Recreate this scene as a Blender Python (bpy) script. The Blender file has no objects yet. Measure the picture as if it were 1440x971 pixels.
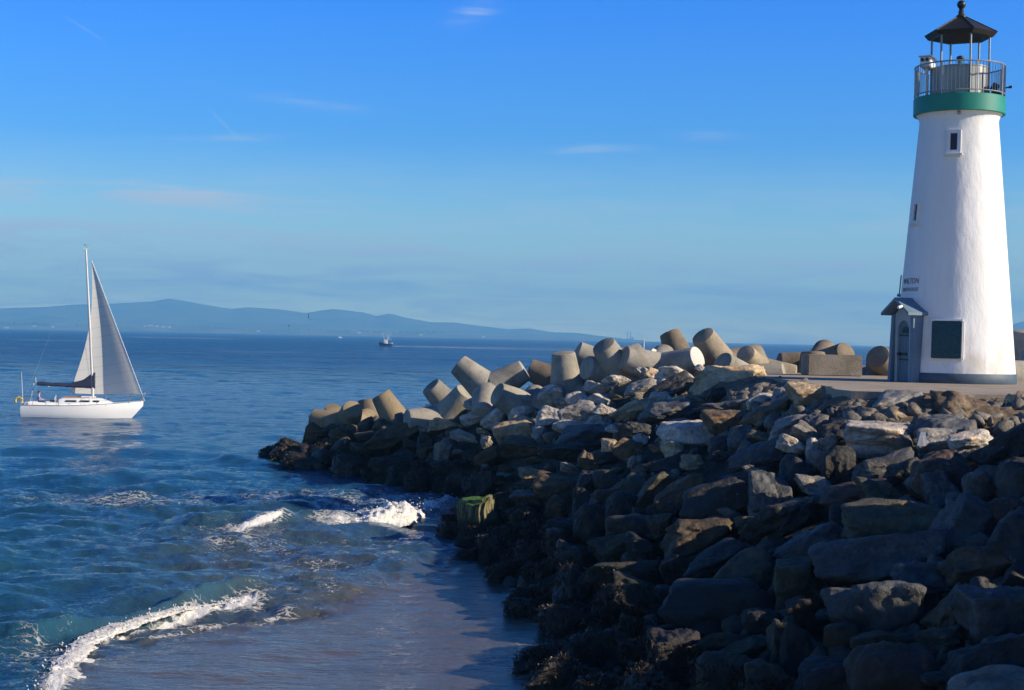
HAZE = 1.65e-4
import bpy, bmesh, math, random
import numpy as np
from mathutils import Vector, Matrix, noise
random.seed(7); rng = np.random.default_rng(7)
SC = bpy.context.scene; COL = SC.collection
PI = math.pi; R_ = math.radians

# ---------------------------------------------------------------- camera
F = 2145.0; CX, CY = 720.0, 485.5; EYE = Vector((0, 0, 6.5))
PITCH, ROLL = 10/2145, 0.0202
FW = Vector((0, math.cos(PITCH), -math.sin(PITCH)))
_r0 = Vector((1, 0, 0)); _u0 = Vector((0, math.sin(PITCH), math.cos(PITCH)))
RT = _r0*math.cos(ROLL) + _u0*math.sin(ROLL); UP = -_r0*math.sin(ROLL) + _u0*math.cos(ROLL)
cd = bpy.data.cameras.new('camera'); cam = bpy.data.objects.new('camera', cd); COL.objects.link(cam)
cd.sensor_width = 36; cd.lens = F/1440*36; cd.clip_start = .3; cd.clip_end = 60000
cam.matrix_world = Matrix(((RT.x, UP.x, -FW.x, EYE.x), (RT.y, UP.y, -FW.y, EYE.y), (RT.z, UP.z, -FW.z, EYE.z), (0, 0, 0, 1)))
SC.camera = cam
def ray(px, py): return FW + RT*((px-CX)/F) + UP*(-(py-CY)/F)
def at_y(px, py, y): d = ray(px, py); return EYE + d*(y/d.y)
def at_z(px, py, z): d = ray(px, py); return EYE + d*((z-EYE.z)/d.z)
def proj(p):
    v = Vector(p)-EYE; k = v.dot(FW)
    return CX + F*v.dot(RT)/k, CY - F*v.dot(UP)/k
def proj_np(P):
    V = P - np.array(EYE); k = np.maximum(V@np.array(FW), .01)
    return CX + F*(V@np.array(RT))/k, CY - F*(V@np.array(UP))/k

# ---------------------------------------------------------------- object helpers
def tag(o, label=None, cat=None, group=None, kind=None):
    if label: o['label'] = label
    if cat: o['category'] = cat
    if group: o['group'] = group
    if kind: o['kind'] = kind
    return o
def empty(name, loc=(0, 0, 0), rz=0):
    o = bpy.data.objects.new(name, None); COL.objects.link(o); o.location = loc; o.rotation_euler = (0, 0, rz)
    o.empty_display_size = .2; return o
def mesh_obj(name, V, Fc, mat, parent=None, smooth=False):
    me = bpy.data.meshes.new(name); me.from_pydata([tuple(v) for v in V], [], [tuple(f) for f in Fc]); me.update()
    if mat: me.materials.append(mat)
    if smooth: me.polygons.foreach_set('use_smooth', [True]*len(me.polygons))
    o = bpy.data.objects.new(name, me); COL.objects.link(o)
    if parent: o.parent = parent
    return o
def bm_obj(name, bm, mat, parent=None, smooth=False):
    bmesh.ops.recalc_face_normals(bm, faces=bm.faces)
    me = bpy.data.meshes.new(name); bm.to_mesh(me); bm.free()
    if mat: me.materials.append(mat)
    if smooth:
        me.polygons.foreach_set('use_smooth', [True]*len(me.polygons))
        try: me.set_sharp_from_angle(angle=R_(35))
        except Exception: pass
    o = bpy.data.objects.new(name, me); COL.objects.link(o)
    if parent: o.parent = parent
    return o
def box(bm, c, s, bev=0, M=None):
    r = bmesh.ops.create_cube(bm, size=1)['verts']
    for v in r:
        v.co = Vector((v.co.x*s[0], v.co.y*s[1], v.co.z*s[2])) + Vector(c)
    if bev:
        es = list({e for v in r for e in v.link_edges})
        rr = bmesh.ops.bevel(bm, geom=es, offset=bev, segments=2, affect='EDGES'); r = list({v for f in rr['faces'] for v in f.verts} | {v for v in r if v.is_valid})
    if M is not None: bmesh.ops.transform(bm, matrix=M, verts=r)
    return r
def tube(bm, pts, rad, n=8, cap=True):
    pts = [Vector(p) for p in pts]; rad = rad if isinstance(rad, (list, tuple)) else [rad]*len(pts); rings = []
    for i, p in enumerate(pts):
        d = (pts[min(i+1, len(pts)-1)] - pts[max(i-1, 0)]).normalized()
        a = d.orthogonal().normalized() if i == 0 else (rings_a - d*rings_a.dot(d)).normalized()
        rings_a = a; b = d.cross(a)
        rings.append([bm.verts.new(p + (a*math.cos(t) + b*math.sin(t))*rad[i]) for t in [2*PI*k/n for k in range(n)]])
    for i in range(len(rings)-1):
        for k in range(n): bm.faces.new((rings[i][k], rings[i][(k+1) % n], rings[i+1][(k+1) % n], rings[i+1][k]))
    if cap: bm.faces.new(rings[0]); bm.faces.new(rings[-1])
    return [v for r in rings for v in r]
def lathe(bm, prof, n=48, cap=True, c=(0, 0, 0), a0=0.0):
    rings = []
    for r, z in prof:
        rings.append([bm.verts.new((c[0]+r*math.cos(a0+2*PI*k/n), c[1]+r*math.sin(a0+2*PI*k/n), c[2]+z)) for k in range(n)])
    for i in range(len(rings)-1):
        for k in range(n): bm.faces.new((rings[i][k], rings[i][(k+1) % n], rings[i+1][(k+1) % n], rings[i+1][k]))
    if cap: bm.faces.new(rings[0]); bm.faces.new(rings[-1])
def torus(bm, R, r, z=0, n=64, m=6, c=(0, 0), a0=0, a1=2*PI):
    rings = []; full = abs(a1-a0-2*PI) < 1e-6
    for i in range(n if full else n+1):
        t = a0+(a1-a0)*i/n
        rings.append([bm.verts.new((c[0]+(R+r*math.cos(s))*math.cos(t), c[1]+(R+r*math.cos(s))*math.sin(t), z+r*math.sin(s))) for s in [2*PI*k/m for k in range(m)]])
    L = len(rings)
    for i in range(L if full else L-1):
        for k in range(m): bm.faces.new((rings[i][k], rings[(i+1) % L][k], rings[(i+1) % L][(k+1) % m], rings[i][(k+1) % m]))

# ---------------------------------------------------------------- material helpers
class NT:
    def __init__(s, tree): s.t = tree; s.n = tree.nodes; s.l = tree.links
    def add(s, typ, **kw):
        n = s.n.new(typ)
        for k, v in kw.items():
            if k == 'ins':
                for i, x in v.items(): s.set(n.inputs[i], x)
            else: setattr(n, k, v)
        return n
    def set(s, sock, x):
        if isinstance(x, bpy.types.NodeSocket): s.l.new(x, sock)
        elif isinstance(x, bpy.types.Node): s.l.new(x.outputs[0], sock)
        else: sock.default_value = x
    def math(s, op, a, b=None, c=None, clamp=False):
        n = s.n.new('ShaderNodeMath'); n.operation = op; n.use_clamp = clamp
        s.set(n.inputs[0], a)
        if b is not None: s.set(n.inputs[1], b)
        if c is not None: s.set(n.inputs[2], c)
        return n.outputs[0]
    def mix(s, f, a, b, blend='MIX'):
        n = s.n.new('ShaderNodeMix'); n.data_type = 'RGBA'; n.blend_type = blend
        s.set(n.inputs[0], f); s.set(n.inputs[6], a); s.set(n.inputs[7], b); return n.outputs[2]
    def noise(s, vec, scale, detail=4, rough=.55, dist=0, out=0):
        n = s.add('ShaderNodeTexNoise'); s.set(n.inputs['Vector'], vec); n.inputs['Scale'].default_value = scale
        n.inputs['Detail'].default_value = detail; n.inputs['Roughness'].default_value = rough; n.inputs['Distortion'].default_value = dist
        return n.outputs[out]
    def ramp(s, f, stops, mode='LINEAR'):
        n = s.n.new('ShaderNodeValToRGB'); s.set(n.inputs[0], f); cr = n.color_ramp; cr.interpolation = mode
        while len(cr.elements) < len(stops): cr.elements.new(.5)
        for e, (p, c) in zip(cr.elements, stops): e.position = p; e.color = c if len(c) == 4 else (*c, 1)
        return n.outputs[0]
    def rng(s, v, a, b, c=0, d=1, smooth=True):
        n = s.add('ShaderNodeMapRange'); n.interpolation_type = 'SMOOTHSTEP' if smooth else 'LINEAR'
        s.set(n.inputs[0], v); s.set(n.inputs[1], a); s.set(n.inputs[2], b); s.set(n.inputs[3], c); s.set(n.inputs[4], d); return n.outputs[0]
    def mapping(s, vec, sc=(1, 1, 1), rot=(0, 0, 0), loc=(0, 0, 0)):
        n = s.add('ShaderNodeMapping'); s.set(n.inputs[0], vec); n.inputs[3].default_value = sc; n.inputs[2].default_value = rot; n.inputs[1].default_value = loc; return n.outputs[0]
    def bump(s, h, strength, dist, normal=None):
        n = s.add('ShaderNodeBump'); s.set(n.inputs['Height'], h); n.inputs['Strength'].default_value = strength; n.inputs['Distance'].default_value = dist
        if normal is not None: s.l.new(normal, n.inputs['Normal'])
        return n.outputs[0]
def new_mat(name):
    m = bpy.data.materials.new(name); m.use_nodes = True; t = NT(m.node_tree); b = m.node_tree.nodes['Principled BSDF']
    return m, t, b
def P(name, col, rough=.6, metal=0, var=.15, scale=3, bump=.0, bscale=20, bdist=.02, trans=0):
    m, t, b = new_mat(name); c = (*col, 1)
    co = t.add('ShaderNodeTexCoord').outputs['Object']
    nz = t.noise(co, scale, 6)
    f = t.rng(nz, .3, .7, 1-var, 1+var*.6, False)
    mm = t.add('ShaderNodeMix', data_type='RGBA', blend_type='MULTIPLY'); mm.inputs[0].default_value = 1; mm.inputs[6].default_value = c
    cb = t.add('ShaderNodeCombineColor'); [t.l.new(f, cb.inputs[i]) for i in range(3)]; t.l.new(cb.outputs[0], mm.inputs[7])
    t.l.new(mm.outputs[2], b.inputs['Base Color']); b.inputs['Roughness'].default_value = rough; b.inputs['Metallic'].default_value = metal
    if bump: t.l.new(t.bump(t.noise(co, bscale, 5), bump, bdist), b.inputs['Normal'])
    return m

# ---------------------------------------------------------------- light and sky
SUN_EL, SUN_AZ = R_(25), math.atan2(.96, -.276)        # azimuth clockwise from +Y
SD = Vector((math.sin(SUN_AZ)*math.cos(SUN_EL), math.cos(SUN_AZ)*math.cos(SUN_EL), math.sin(SUN_EL)))
ld = bpy.data.lights.new('sun', 'SUN'); ld.energy = 5.0; ld.angle = R_(.5); ld.color = (1, .86, .66)
lo = bpy.data.objects.new('sun', ld); COL.objects.link(lo); lo.rotation_euler = SD.to_track_quat('Z', 'Y').to_euler(); lo.location = SD*50
W = bpy.data.worlds.new('World'); SC.world = W; W.use_nodes = True; t = NT(W.node_tree)
bg = W.node_tree.nodes['Background']
sky = t.add('ShaderNodeTexSky', sky_type='NISHITA', sun_disc=False, sun_elevation=SUN_EL, sun_rotation=SUN_AZ, altitude=0, air_density=1.0, dust_density=.3, ozone_density=3.0)
tc = t.add('ShaderNodeTexCoord').outputs['Generated']
sep = t.add('ShaderNodeSeparateXYZ'); t.l.new(tc, sep.inputs[0]); X, Y, Z = sep.outputs
el = t.math('ARCSINE', Z)
# deep polarised-looking blue above, pale towards the sea
tint = t.ramp(t.math('MULTIPLY', el, 180/PI/30, clamp=True), [(0, (2.0, 2.0, 1.25)), (.035, (1.5, 1.6, 1.08)), (.09, (.76, .92, .80)), (.24, (.19, .54, .98)), (.42, (.075, .46, 1.2)), (.7, (.035, .22, .62)), (1, (.025, .15, .45))])
base = t.mix(1.0, sky.outputs[0], tint, 'MULTIPLY')
az = t.math('ARCTAN2', X, Y)
def cloud(pairs):
    tot = None
    for (px, py, wx, wy, rot, a) in pairs:
        d = ray(px, py).normalized(); a0 = math.atan2(d.x, d.y); e0 = math.asin(d.z)
        dx = t.math('SUBTRACT', az, a0); dy = t.math('SUBTRACT', el, e0)
        c, s_ = math.cos(rot), math.sin(rot)
        u = t.math('MULTIPLY', t.math('ADD', t.math('MULTIPLY', dx, c), t.math('MULTIPLY', dy, s_)), F/wx)
        v = t.math('MULTIPLY', t.math('SUBTRACT', t.math('MULTIPLY', dy, c), t.math('MULTIPLY', dx, s_)), F/wy)
        g = t.math('MULTIPLY', t.math('EXPONENT', t.math('MULTIPLY', t.math('ADD', t.math('MULTIPLY', u, u), t.math('MULTIPLY', v, v)), -1)), a)
        tot = g if tot is None else t.math('ADD', tot, g)
    return tot
cmb = t.add('ShaderNodeCombineXYZ'); t.l.new(az, cmb.inputs[0]); t.l.new(el, cmb.inputs[1])
cv = t.mapping(cmb.outputs[0], (9, 95, 1))
wisp = t.noise(cv, 1.0, 9, .6, .9)
wisp2 = t.noise(t.mapping(cmb.outputs[0], (14, 60, 1), (0, 0, .25), (3, 1, 0)), 2.2, 8, .62, .5)
blobs = cloud([(290, 284, 140, 15, -.05, 1.3), (235, 270, 60, 10, .05, .9), (10, 264, 45, 14, 0, 1.7), (662, 22, 30, 12, .3, .6), (830, 209, 60, 7, .05, .45), (1000, 193, 50, 7, -.05, .5), (430, 144, 70, 7, -.08, .35),
               (150, 325, 300, 14, 0, .7), (560, 352, 260, 10, 0, .7), (1000, 375, 280, 15, 0, .7), (200, 375, 420, 26, 0, .7), (1150, 330, 120, 8, .1, .45), (60, 335, 160, 16, 0, .5), (330, 195, 80, 5, .05, .3), (310, 170, 30, 2.0, -.75, .25), (118, 40, 26, 1.8, -.5, .2)])
band = t.rng(el, R_(.2), R_(4), .35, 0)
band2 = t.math('MULTIPLY', t.rng(el, R_(8), R_(2), 0, .55), 1)
m1 = t.math('MULTIPLY', t.math('ADD', blobs, t.math('ADD', band, band2)), t.rng(wisp, .36, .68, .16, 1))
m1 = t.math('MULTIPLY', m1, t.rng(wisp2, .25, .65, .55, 1.1), clamp=True)
cl = t.mix(t.math('MULTIPLY', m1, .9), base, (3.4, 3.8, 4.3, 1))
t.l.new(cl, bg.inputs[0]); bg.inputs[1].default_value = .127
SC.view_settings.view_transform = 'Standard'; SC.view_settings.look = 'None'; SC.view_settings.gamma = 1; SC.view_settings.exposure = .6
SC.render.engine = 'CYCLES'; SC.cycles.use_denoising = True; SC.cycles.max_bounces = 6; SC.cycles.diffuse_bounces = 2; SC.cycles.glossy_bounces = 3
SC.cycles.volume_bounces = 0; SC.cycles.sample_clamp_indirect = 4; SC.cycles.caustics_reflective = False; SC.cycles.caustics_refractive = False
try: SC.cycles.denoiser = 'OPENIMAGEDENOISE'
except Exception: pass

# ---------------------------------------------------------------- materials
def rock_mat():
    m, t, b = new_mat('rough_stone')
    co = t.add('ShaderNodeTexCoord').outputs['Object']; oi = t.add('ShaderNodeObjectInfo'); geo = t.add('ShaderNodeNewGeometry')
    off = t.add('ShaderNodeVectorMath', operation='SCALE'); off.inputs[0].default_value = (37, 17, 53); t.l.new(oi.outputs['Random'], off.inputs['Scale'])
    v = t.add('ShaderNodeVectorMath', operation='ADD'); t.l.new(co, v.inputs[0]); t.l.new(off.outputs[0], v.inputs[1]); v = v.outputs[0]
    wp = geo.outputs['Position']; s3 = t.add('ShaderNodeSeparateXYZ'); t.l.new(wp, s3.inputs[0]); z = s3.outputs[2]
    n1 = t.noise(v, 1.6, 8, .6, .3); n2 = t.noise(wp, 9, 8, .65); n3 = t.noise(wp, 2.3, 5, .6)
    col = t.mix(1, oi.outputs['Color'], t.ramp(n1, [(.28, (.45, .42, .40)), (.5, (.95, .95, .95)), (.70, (1.5, 1.42, 1.3))]), 'MULTIPLY')
    col = t.mix(1, col, t.ramp(n2, [(.3, (.6, .6, .62)), (.6, (1.1, 1.1, 1.1))]), 'MULTIPLY')
    tan = t.math('MULTIPLY', t.rng(n3, .52, .68), .55)
    col = t.mix(tan, col, t.mix(1, col, (1.5, 1.05, .62, 1), 'MULTIPLY'))
    vo = t.add('ShaderNodeTexVoronoi', feature='F1'); t.l.new(wp, vo.inputs['Vector']); vo.inputs['Scale'].default_value = 14
    pits = t.rng(vo.outputs[0], .12, .3)
    nm = t.rng(t.noise(wp, 5.5, 9, .7), .60, .70, 0, .45)     # pale droppings and lichen flecks on the dry stone
    dry = t.rng(z, 1.8, 3.4)
    col = t.mix(t.math('MULTIPLY', nm, dry), col, (.42, .42, .40, 1))
    # tide band: wet, algae-dark stone; above it the slope's shade darkened into the colour
    zz = t.math('ADD', z, t.math('MULTIPLY', t.math('SUBTRACT', n3, .5), 1.6))
    wet = t.rng(zz, 1.7, .5)
    mid = t.rng(zz, 3.3, 1.5)
    col = t.mix(t.math('MULTIPLY', mid, .8), col, t.mix(1, col, (.36, .34, .25, 1), 'MULTIPLY'))
    col = t.mix(t.math('MULTIPLY', wet, .92), col, (.018, .014, .010, 1))
    t.l.new(col, b.inputs['Base Color']); t.l.new(t.rng(wet, 0, 1, .62, .45), b.inputs['Roughness']); b.inputs['Specular IOR Level'].default_value = .5
    h = t.math('ADD', t.math('MULTIPLY', t.noise(wp, 4.5, 10, .68), 1.0), t.math('MULTIPLY', pits, .10))
    ms = t.noise(wp, 1.1, 3, .5); h2 = t.math('MULTIPLY', h, t.rng(ms, .35, .6, .35, 1.2))
    t.l.new(t.bump(h2, 1, .12), b.inputs['Normal'])
    return m
M_ROCK = rock_mat()
def concrete_mat(name, col, dark=.55):
    m, t, b = new_mat(name)
    co = t.add('ShaderNodeTexCoord').outputs['Object']; oi = t.add('ShaderNodeObjectInfo'); wp = t.add('ShaderNodeNewGeometry').outputs['Position']
    n1 = t.noise(wp, .9, 7, .6, .4); n2 = t.noise(wp, 14, 6, .6)
    c = t.mix(1, (*col, 1), t.ramp(n1, [(.3, (dark, dark*.97, dark*.9)), (.55, (1, 1, 1)), (.8, (1.15, 1.13, 1.08))]), 'MULTIPLY')
    c = t.mix(1, c, oi.outputs['Color'], 'MULTIPLY')
    c = t.mix(1, c, t.ramp(n2, [(.3, (.82, .82, .82)), (.7, (1.08, 1.08, 1.08))]), 'MULTIPLY')
    vo = t.add('ShaderNodeTexVoronoi'); t.l.new(wp, vo.inputs['Vector']); vo.inputs['Scale'].default_value = 9
    c = t.mix(t.rng(vo.outputs[0], .12, .05), c, (.12, .11, .09, 1))
    st = t.rng(t.noise(t.mapping(wp, (5, 5, .5)), 1.0, 5, .6), .55, .75, 0, .5)
    c = t.mix(st, c, t.mix(1, c, (.5, .45, .38, 1), 'MULTIPLY'))
    t.l.new(c, b.inputs['Base Color']); b.inputs['Roughness'].default_value = .92; b.inputs['Specular IOR Level'].default_value = .2
    t.l.new(t.bump(t.math('ADD', n2, t.math('MULTIPLY', n1, 1.5)), .4, .03), b.inputs['Normal'])
    return m
M_TET = concrete_mat('weathered_concrete', (.37, .345, .29))
M_SLAB = concrete_mat('walkway_concrete', (.36, .31, .25), .75)
M_BLOCK = concrete_mat('block_concrete', (.30, .26, .21))
# ---------------------------------------------------------------- breakwater terrain
def gp(px, py, z): p = at_z(px, py, z); return (p.x, p.y, z)
def gy(px, py, y): p = at_y(px, py, y); return (p.x, p.y, p.z)
PLAT_Z = 5.3
WL = [gp(*a, 0) for a in [(367, 640), (400, 657), (440, 666), (480, 671), (560, 685), (610, 697), (650, 712), (640, 768), (690, 805), (718, 845), (722, 868), (785, 893), (738, 945), (750, 971)]] + [(1.2, 23, 0), (2.8, 17, 0), (5, 9, 0), (8, 2, 0)]
CTRL = WL + [(p[0]-3, p[1]-.3, -1.1) for p in WL[6:]] + [(p[0]-1.5, p[1]-3, -1) for p in WL[:6]] + \
 [(-16, 84, -1), (-14, 90, -1), (-6, 88, -.8), (4, 86, -.8), (16, 82, -.8), (34, 80, -.8)] + \
 [gy(*a) for a in [(1000, 513, 60), (900, 521, 64), (800, 541, 67), (700, 564, 70), (600, 581, 73), (500, 591, 77), (440, 597, 80)]] + \
 [(0, 74, 2.8), (8, 71, 4.2), (20, 69, 4.3), (34, 68, 4.3), (-8, 80, 1.6)] + \
 [(x, y, 5.15) for x, y in [(9.8, 61), (9.2, 52), (9.2, 46), (9.2, 40.4), (12, 39.2), (16, 39), (22, 38.5), (30, 38), (36, 45), (20, 50), (30, 60), (14, 62), (36, 62)]] + \
 [(8.3, 45, 4.6), (7.8, 38.8, 4.7), (12, 36.5, 4.75), (15.5, 36, 5.0)] + \
 [(5.6, 44, 3.2), (6.2, 50, 4.2), (3.6, 58, 4.0), (1, 62, 3.2), (-3, 68, 2.2), (2, 48, 2.0), (2.6, 40, 1.9), (4, 36, 2.1),
  (9.5, 32, 4.0), (7.0, 29, 2.9), (5, 27, 2.0), (6.3, 22, 2.0), (7.5, 18, 2.2), (10, 26, 3.7), (8.2, 23, 2.8)] + \
 [(16, 32, 5.9), (14, 26, 6.5), (12.5, 19, 6.0), (12, 11, 5.2), (22, 30, 6.9), (22, 18, 7.0), (20, 8, 5.5), (34, 28, 5.5), (34, 10, 5.5), (44, 50, 5), (44, 20, 5)]  # unseen ridge at right, raised to shade the lower slope
CT = np.array(CTRL)
_n = len(CT); _D = np.sqrt(((CT[:, None, :2]-CT[None, :, :2])**2).sum(-1)+.3)
_A = np.zeros((_n+1, _n+1)); _A[:_n, :_n] = _D - np.eye(_n)*.35; _A[:_n, _n] = 1; _A[_n, :_n] = 1
_w = np.linalg.solve(_A, np.concatenate([CT[:, 2], [0]]))
def terr(x, y):
    x = np.asarray(x, float); y = np.asarray(y, float); sh = x.shape; x = x.ravel(); y = y.ravel()
    out = np.empty(len(x))
    for i in range(0, len(x), 20000):
        d = np.sqrt((x[i:i+20000, None]-CT[:, 0])**2+(y[i:i+20000, None]-CT[:, 1])**2+.3)
        out[i:i+20000] = d@_w[:-1]+_w[-1]
    return out.reshape(sh)
def hit(px, py):
    d = ray(px, py); ys = np.linspace(12, 95, 700); k = ys/d.y
    xs = d.x*k; zs = EYE.z + d.z*k
    below = zs < terr(xs, ys)
    i = int(np.argmax(below)) if below.any() else None
    if i is None: return None
    return Vector((xs[i], ys[i], zs[i]))

# core of the breakwater (what shows between the boulders)
def core_mat():
    m, t, b = new_mat('packed_rubble'); wp = t.add('ShaderNodeNewGeometry').outputs['Position']
    s3 = t.add('ShaderNodeSeparateXYZ'); t.l.new(wp, s3.inputs[0]); z = s3.outputs[2]
    vo = t.add('ShaderNodeTexVoronoi', feature='F1'); t.l.new(wp, vo.inputs['Vector']); vo.inputs['Scale'].default_value = 3.2
    n = t.noise(wp, 3, 8, .65)
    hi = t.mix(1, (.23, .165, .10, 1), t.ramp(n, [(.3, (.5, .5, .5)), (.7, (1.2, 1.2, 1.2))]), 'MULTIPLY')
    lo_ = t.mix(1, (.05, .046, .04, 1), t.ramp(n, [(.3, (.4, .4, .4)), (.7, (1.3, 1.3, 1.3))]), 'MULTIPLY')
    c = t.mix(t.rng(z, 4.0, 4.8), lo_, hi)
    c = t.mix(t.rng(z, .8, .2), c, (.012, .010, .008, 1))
    t.l.new(c, b.inputs['Base Color']); b.inputs['Roughness'].default_value = .95
    t.l.new(t.bump(t.math('ADD', vo.outputs[0], t.noise(wp, 8, 8, .7)), 1, .12), b.inputs['Normal'])
    return m
gx = np.arange(-22, 46, .3); gyv = np.arange(0, 92, .3); GX, GY = np.meshgrid(gx, gyv)
GZ = terr(GX, GY) - .55
def inside_plat(x, y): return (x > 9.6) & (y > 39.6) & (y < 62)
nzv = np.array([noise.fractal(Vector((a*.8, b_*.8, 0)), 1, 2, 4) for a, b_ in zip(GX.ravel(), GY.ravel())]).reshape(GX.shape)
GZ = GZ - .15; hi_ = np.clip((GZ-3.6)/.6, 0, 1)*np.clip((GY-35.5)/1.5, 0, 1)*(GY < 56); GZ = GZ + nzv*(.28-.18*hi_) + hi_*.80; GZ = np.where((hi_ > 0) & (GX > 8), np.minimum(GZ, 5.24), GZ); GZ = np.where(inside_plat(GX, GY), np.minimum(GZ, 5.12), GZ)
nr, nc = GX.shape; V = np.stack([GX, GY, GZ], -1).reshape(-1, 3)
idx = np.arange(nr*nc).reshape(nr, nc); Fq = np.stack([idx[:-1, :-1], idx[:-1, 1:], idx[1:, 1:], idx[1:, :-1]], -1).reshape(-1, 4)
Fq = Fq[(V[Fq][:, :, 2].max(1) > -1.3)]
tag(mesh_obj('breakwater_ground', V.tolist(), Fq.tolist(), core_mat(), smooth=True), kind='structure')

# walkway slab around the lighthouse
bm = bmesh.new()
edge = [(9.9, 62.5), (9.3, 57), (9.0, 52), (9.2, 48), (8.9, 46), (9.1, 43), (8.7, 41), (8.9, 39.6), (10, 39.2), (11.4, 38.8), (13, 38.9), (15, 38.6), (19, 38.4), (24, 38.1), (32, 37.6), (44, 37), (44, 62), (30, 63), (18, 63)]
pts = []
for i in range(len(edge)):
    a, b_ = Vector(edge[i]), Vector(edge[(i+1) % len(edge)]); n = max(1, int((b_-a).length/.35))
    for k in range(n):
        p = a.lerp(b_, k/n); j = noise.noise_vector(Vector((p.x*1.7, p.y*1.7, 3)))*.16
        pts.append((p.x+j.x, p.y+j.y))
top = [bm.verts.new((x, y, PLAT_Z)) for x, y in pts]; bot = [bm.verts.new((x, y, PLAT_Z-.55)) for x, y in pts]
bm.faces.new(top); bm.faces.new(list(reversed(bot)))
for i in range(len(pts)): bm.faces.new((top[i], top[(i+1) % len(pts)], bot[(i+1) % len(pts)], bot[i]))
tag(bm_obj('walkway', bm, M_SLAB), kind='structure')

# ---------------------------------------------------------------- boulders
def proto(kind, seed, sub=5):
    r = random.Random(seed); bm = bmesh.new(); bmesh.ops.create_icosphere(bm, subdivisions=sub, radius=1)
    N = []; 
    if kind == 'block':
        q = Matrix.Rotation(r.uniform(-.25, .25), 3, 'X') @ Matrix.Rotation(r.uniform(-.25, .25), 3, 'Y') @ Matrix.Rotation(r.uniform(-.3, .3), 3, 'Z')
        for ax in [(1, 0, 0), (-1, 0, 0), (0, 1, 0), (0, -1, 0), (0, 0, 1), (0, 0, -1)]:
            n = Vector(ax) + Vector([r.uniform(-.40, .40) for _ in range(3)]); N.append((q@n.normalized(), r.uniform(.70, 1.0)))
        for _ in range(8): N.append((Vector([r.gauss(0, 1) for _ in range(3)]).normalized(), r.uniform(.82, 1.1)))
        p = 30; am = .08
    elif kind == 'wedge':
        for _ in range(8): N.append((Vector([r.gauss(0, 1) for _ in range(3)]).normalized(), r.uniform(.55, .95)))
        for ax in [(1, 0, 0), (-1, 0, 0), (0, 1, 0), (0, -1, 0), (0, 0, 1), (0, 0, -1)]:
            N.append(((Vector(ax) + Vector([r.uniform(-.4, .4) for _ in range(3)])).normalized(), r.uniform(.8, 1.1)))
        p = 34; am = .10
    else:
        for _ in range(16): N.append((Vector([r.gauss(0, 1) for _ in range(3)]).normalized(), r.uniform(.8, 1.0)))
        for ax in [(1, 0, 0), (-1, 0, 0), (0, 1, 0), (0, -1, 0), (0, 0, 1), (0, 0, -1)]: N.append((Vector(ax), 1.0))
        p = 16; am = .07
    Nn = np.array([n[:] for n, h in N]); H = np.array([h for n, h in N])
    D = np.array([v.co[:] for v in bm.verts]); D /= np.linalg.norm(D, axis=1)[:, None]
    S = np.maximum(D@Nn.T, 0)/H; rad = (S**p).sum(1)**(-1/p)
    o = Vector((seed*3.1, seed*1.7, seed*.9))
    for v, d, rr in zip(bm.verts, D, rad):
        dv = Vector(d); q = dv*rr
        n = noise.fractal(q*1.5+o, 1.0, 2.1, 5)*am*1.6 - abs(noise.noise(q*2.6+o*2))*am*1.1
        if sub >= 5: n += noise.fractal(q*7+o, .8, 2.2, 3)*am*.35
        # a few stepped ledges
        st = noise.noise(q*1.1+o*3); n += -.05 if st > .18 else 0
        v.co = dv*(rr+n)
    C = np.array([v.co[:] for v in bm.verts]); mn, mx = C.min(0), C.max(0); C = (C-(mn+mx)/2)/((mx-mn)/2)
    for v, c in zip(bm.verts, C): v.co = c
    me = bpy.data.meshes.new(kind+'_boulder'); bm.to_mesh(me); bm.free(); me.materials.append(M_ROCK)
    me.polygons.foreach_set('use_smooth', [True]*len(me.polygons)); return me
PR = {k: [proto(k, s+i*10) for s in range(1, 8)] for i, k in enumerate(('block', 'wedge', 'round'))}
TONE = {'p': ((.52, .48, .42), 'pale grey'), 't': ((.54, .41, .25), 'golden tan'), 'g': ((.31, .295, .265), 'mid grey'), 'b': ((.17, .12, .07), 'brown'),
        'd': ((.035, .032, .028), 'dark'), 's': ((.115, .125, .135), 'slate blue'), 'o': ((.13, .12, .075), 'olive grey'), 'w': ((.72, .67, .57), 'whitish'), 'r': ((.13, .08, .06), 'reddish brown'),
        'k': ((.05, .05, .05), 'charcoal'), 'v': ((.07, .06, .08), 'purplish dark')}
SHN = {'block': 'blocky', 'wedge': 'angular', 'round': 'rounded'}
K = dict(B='block', W='wedge', R='round')
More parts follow.
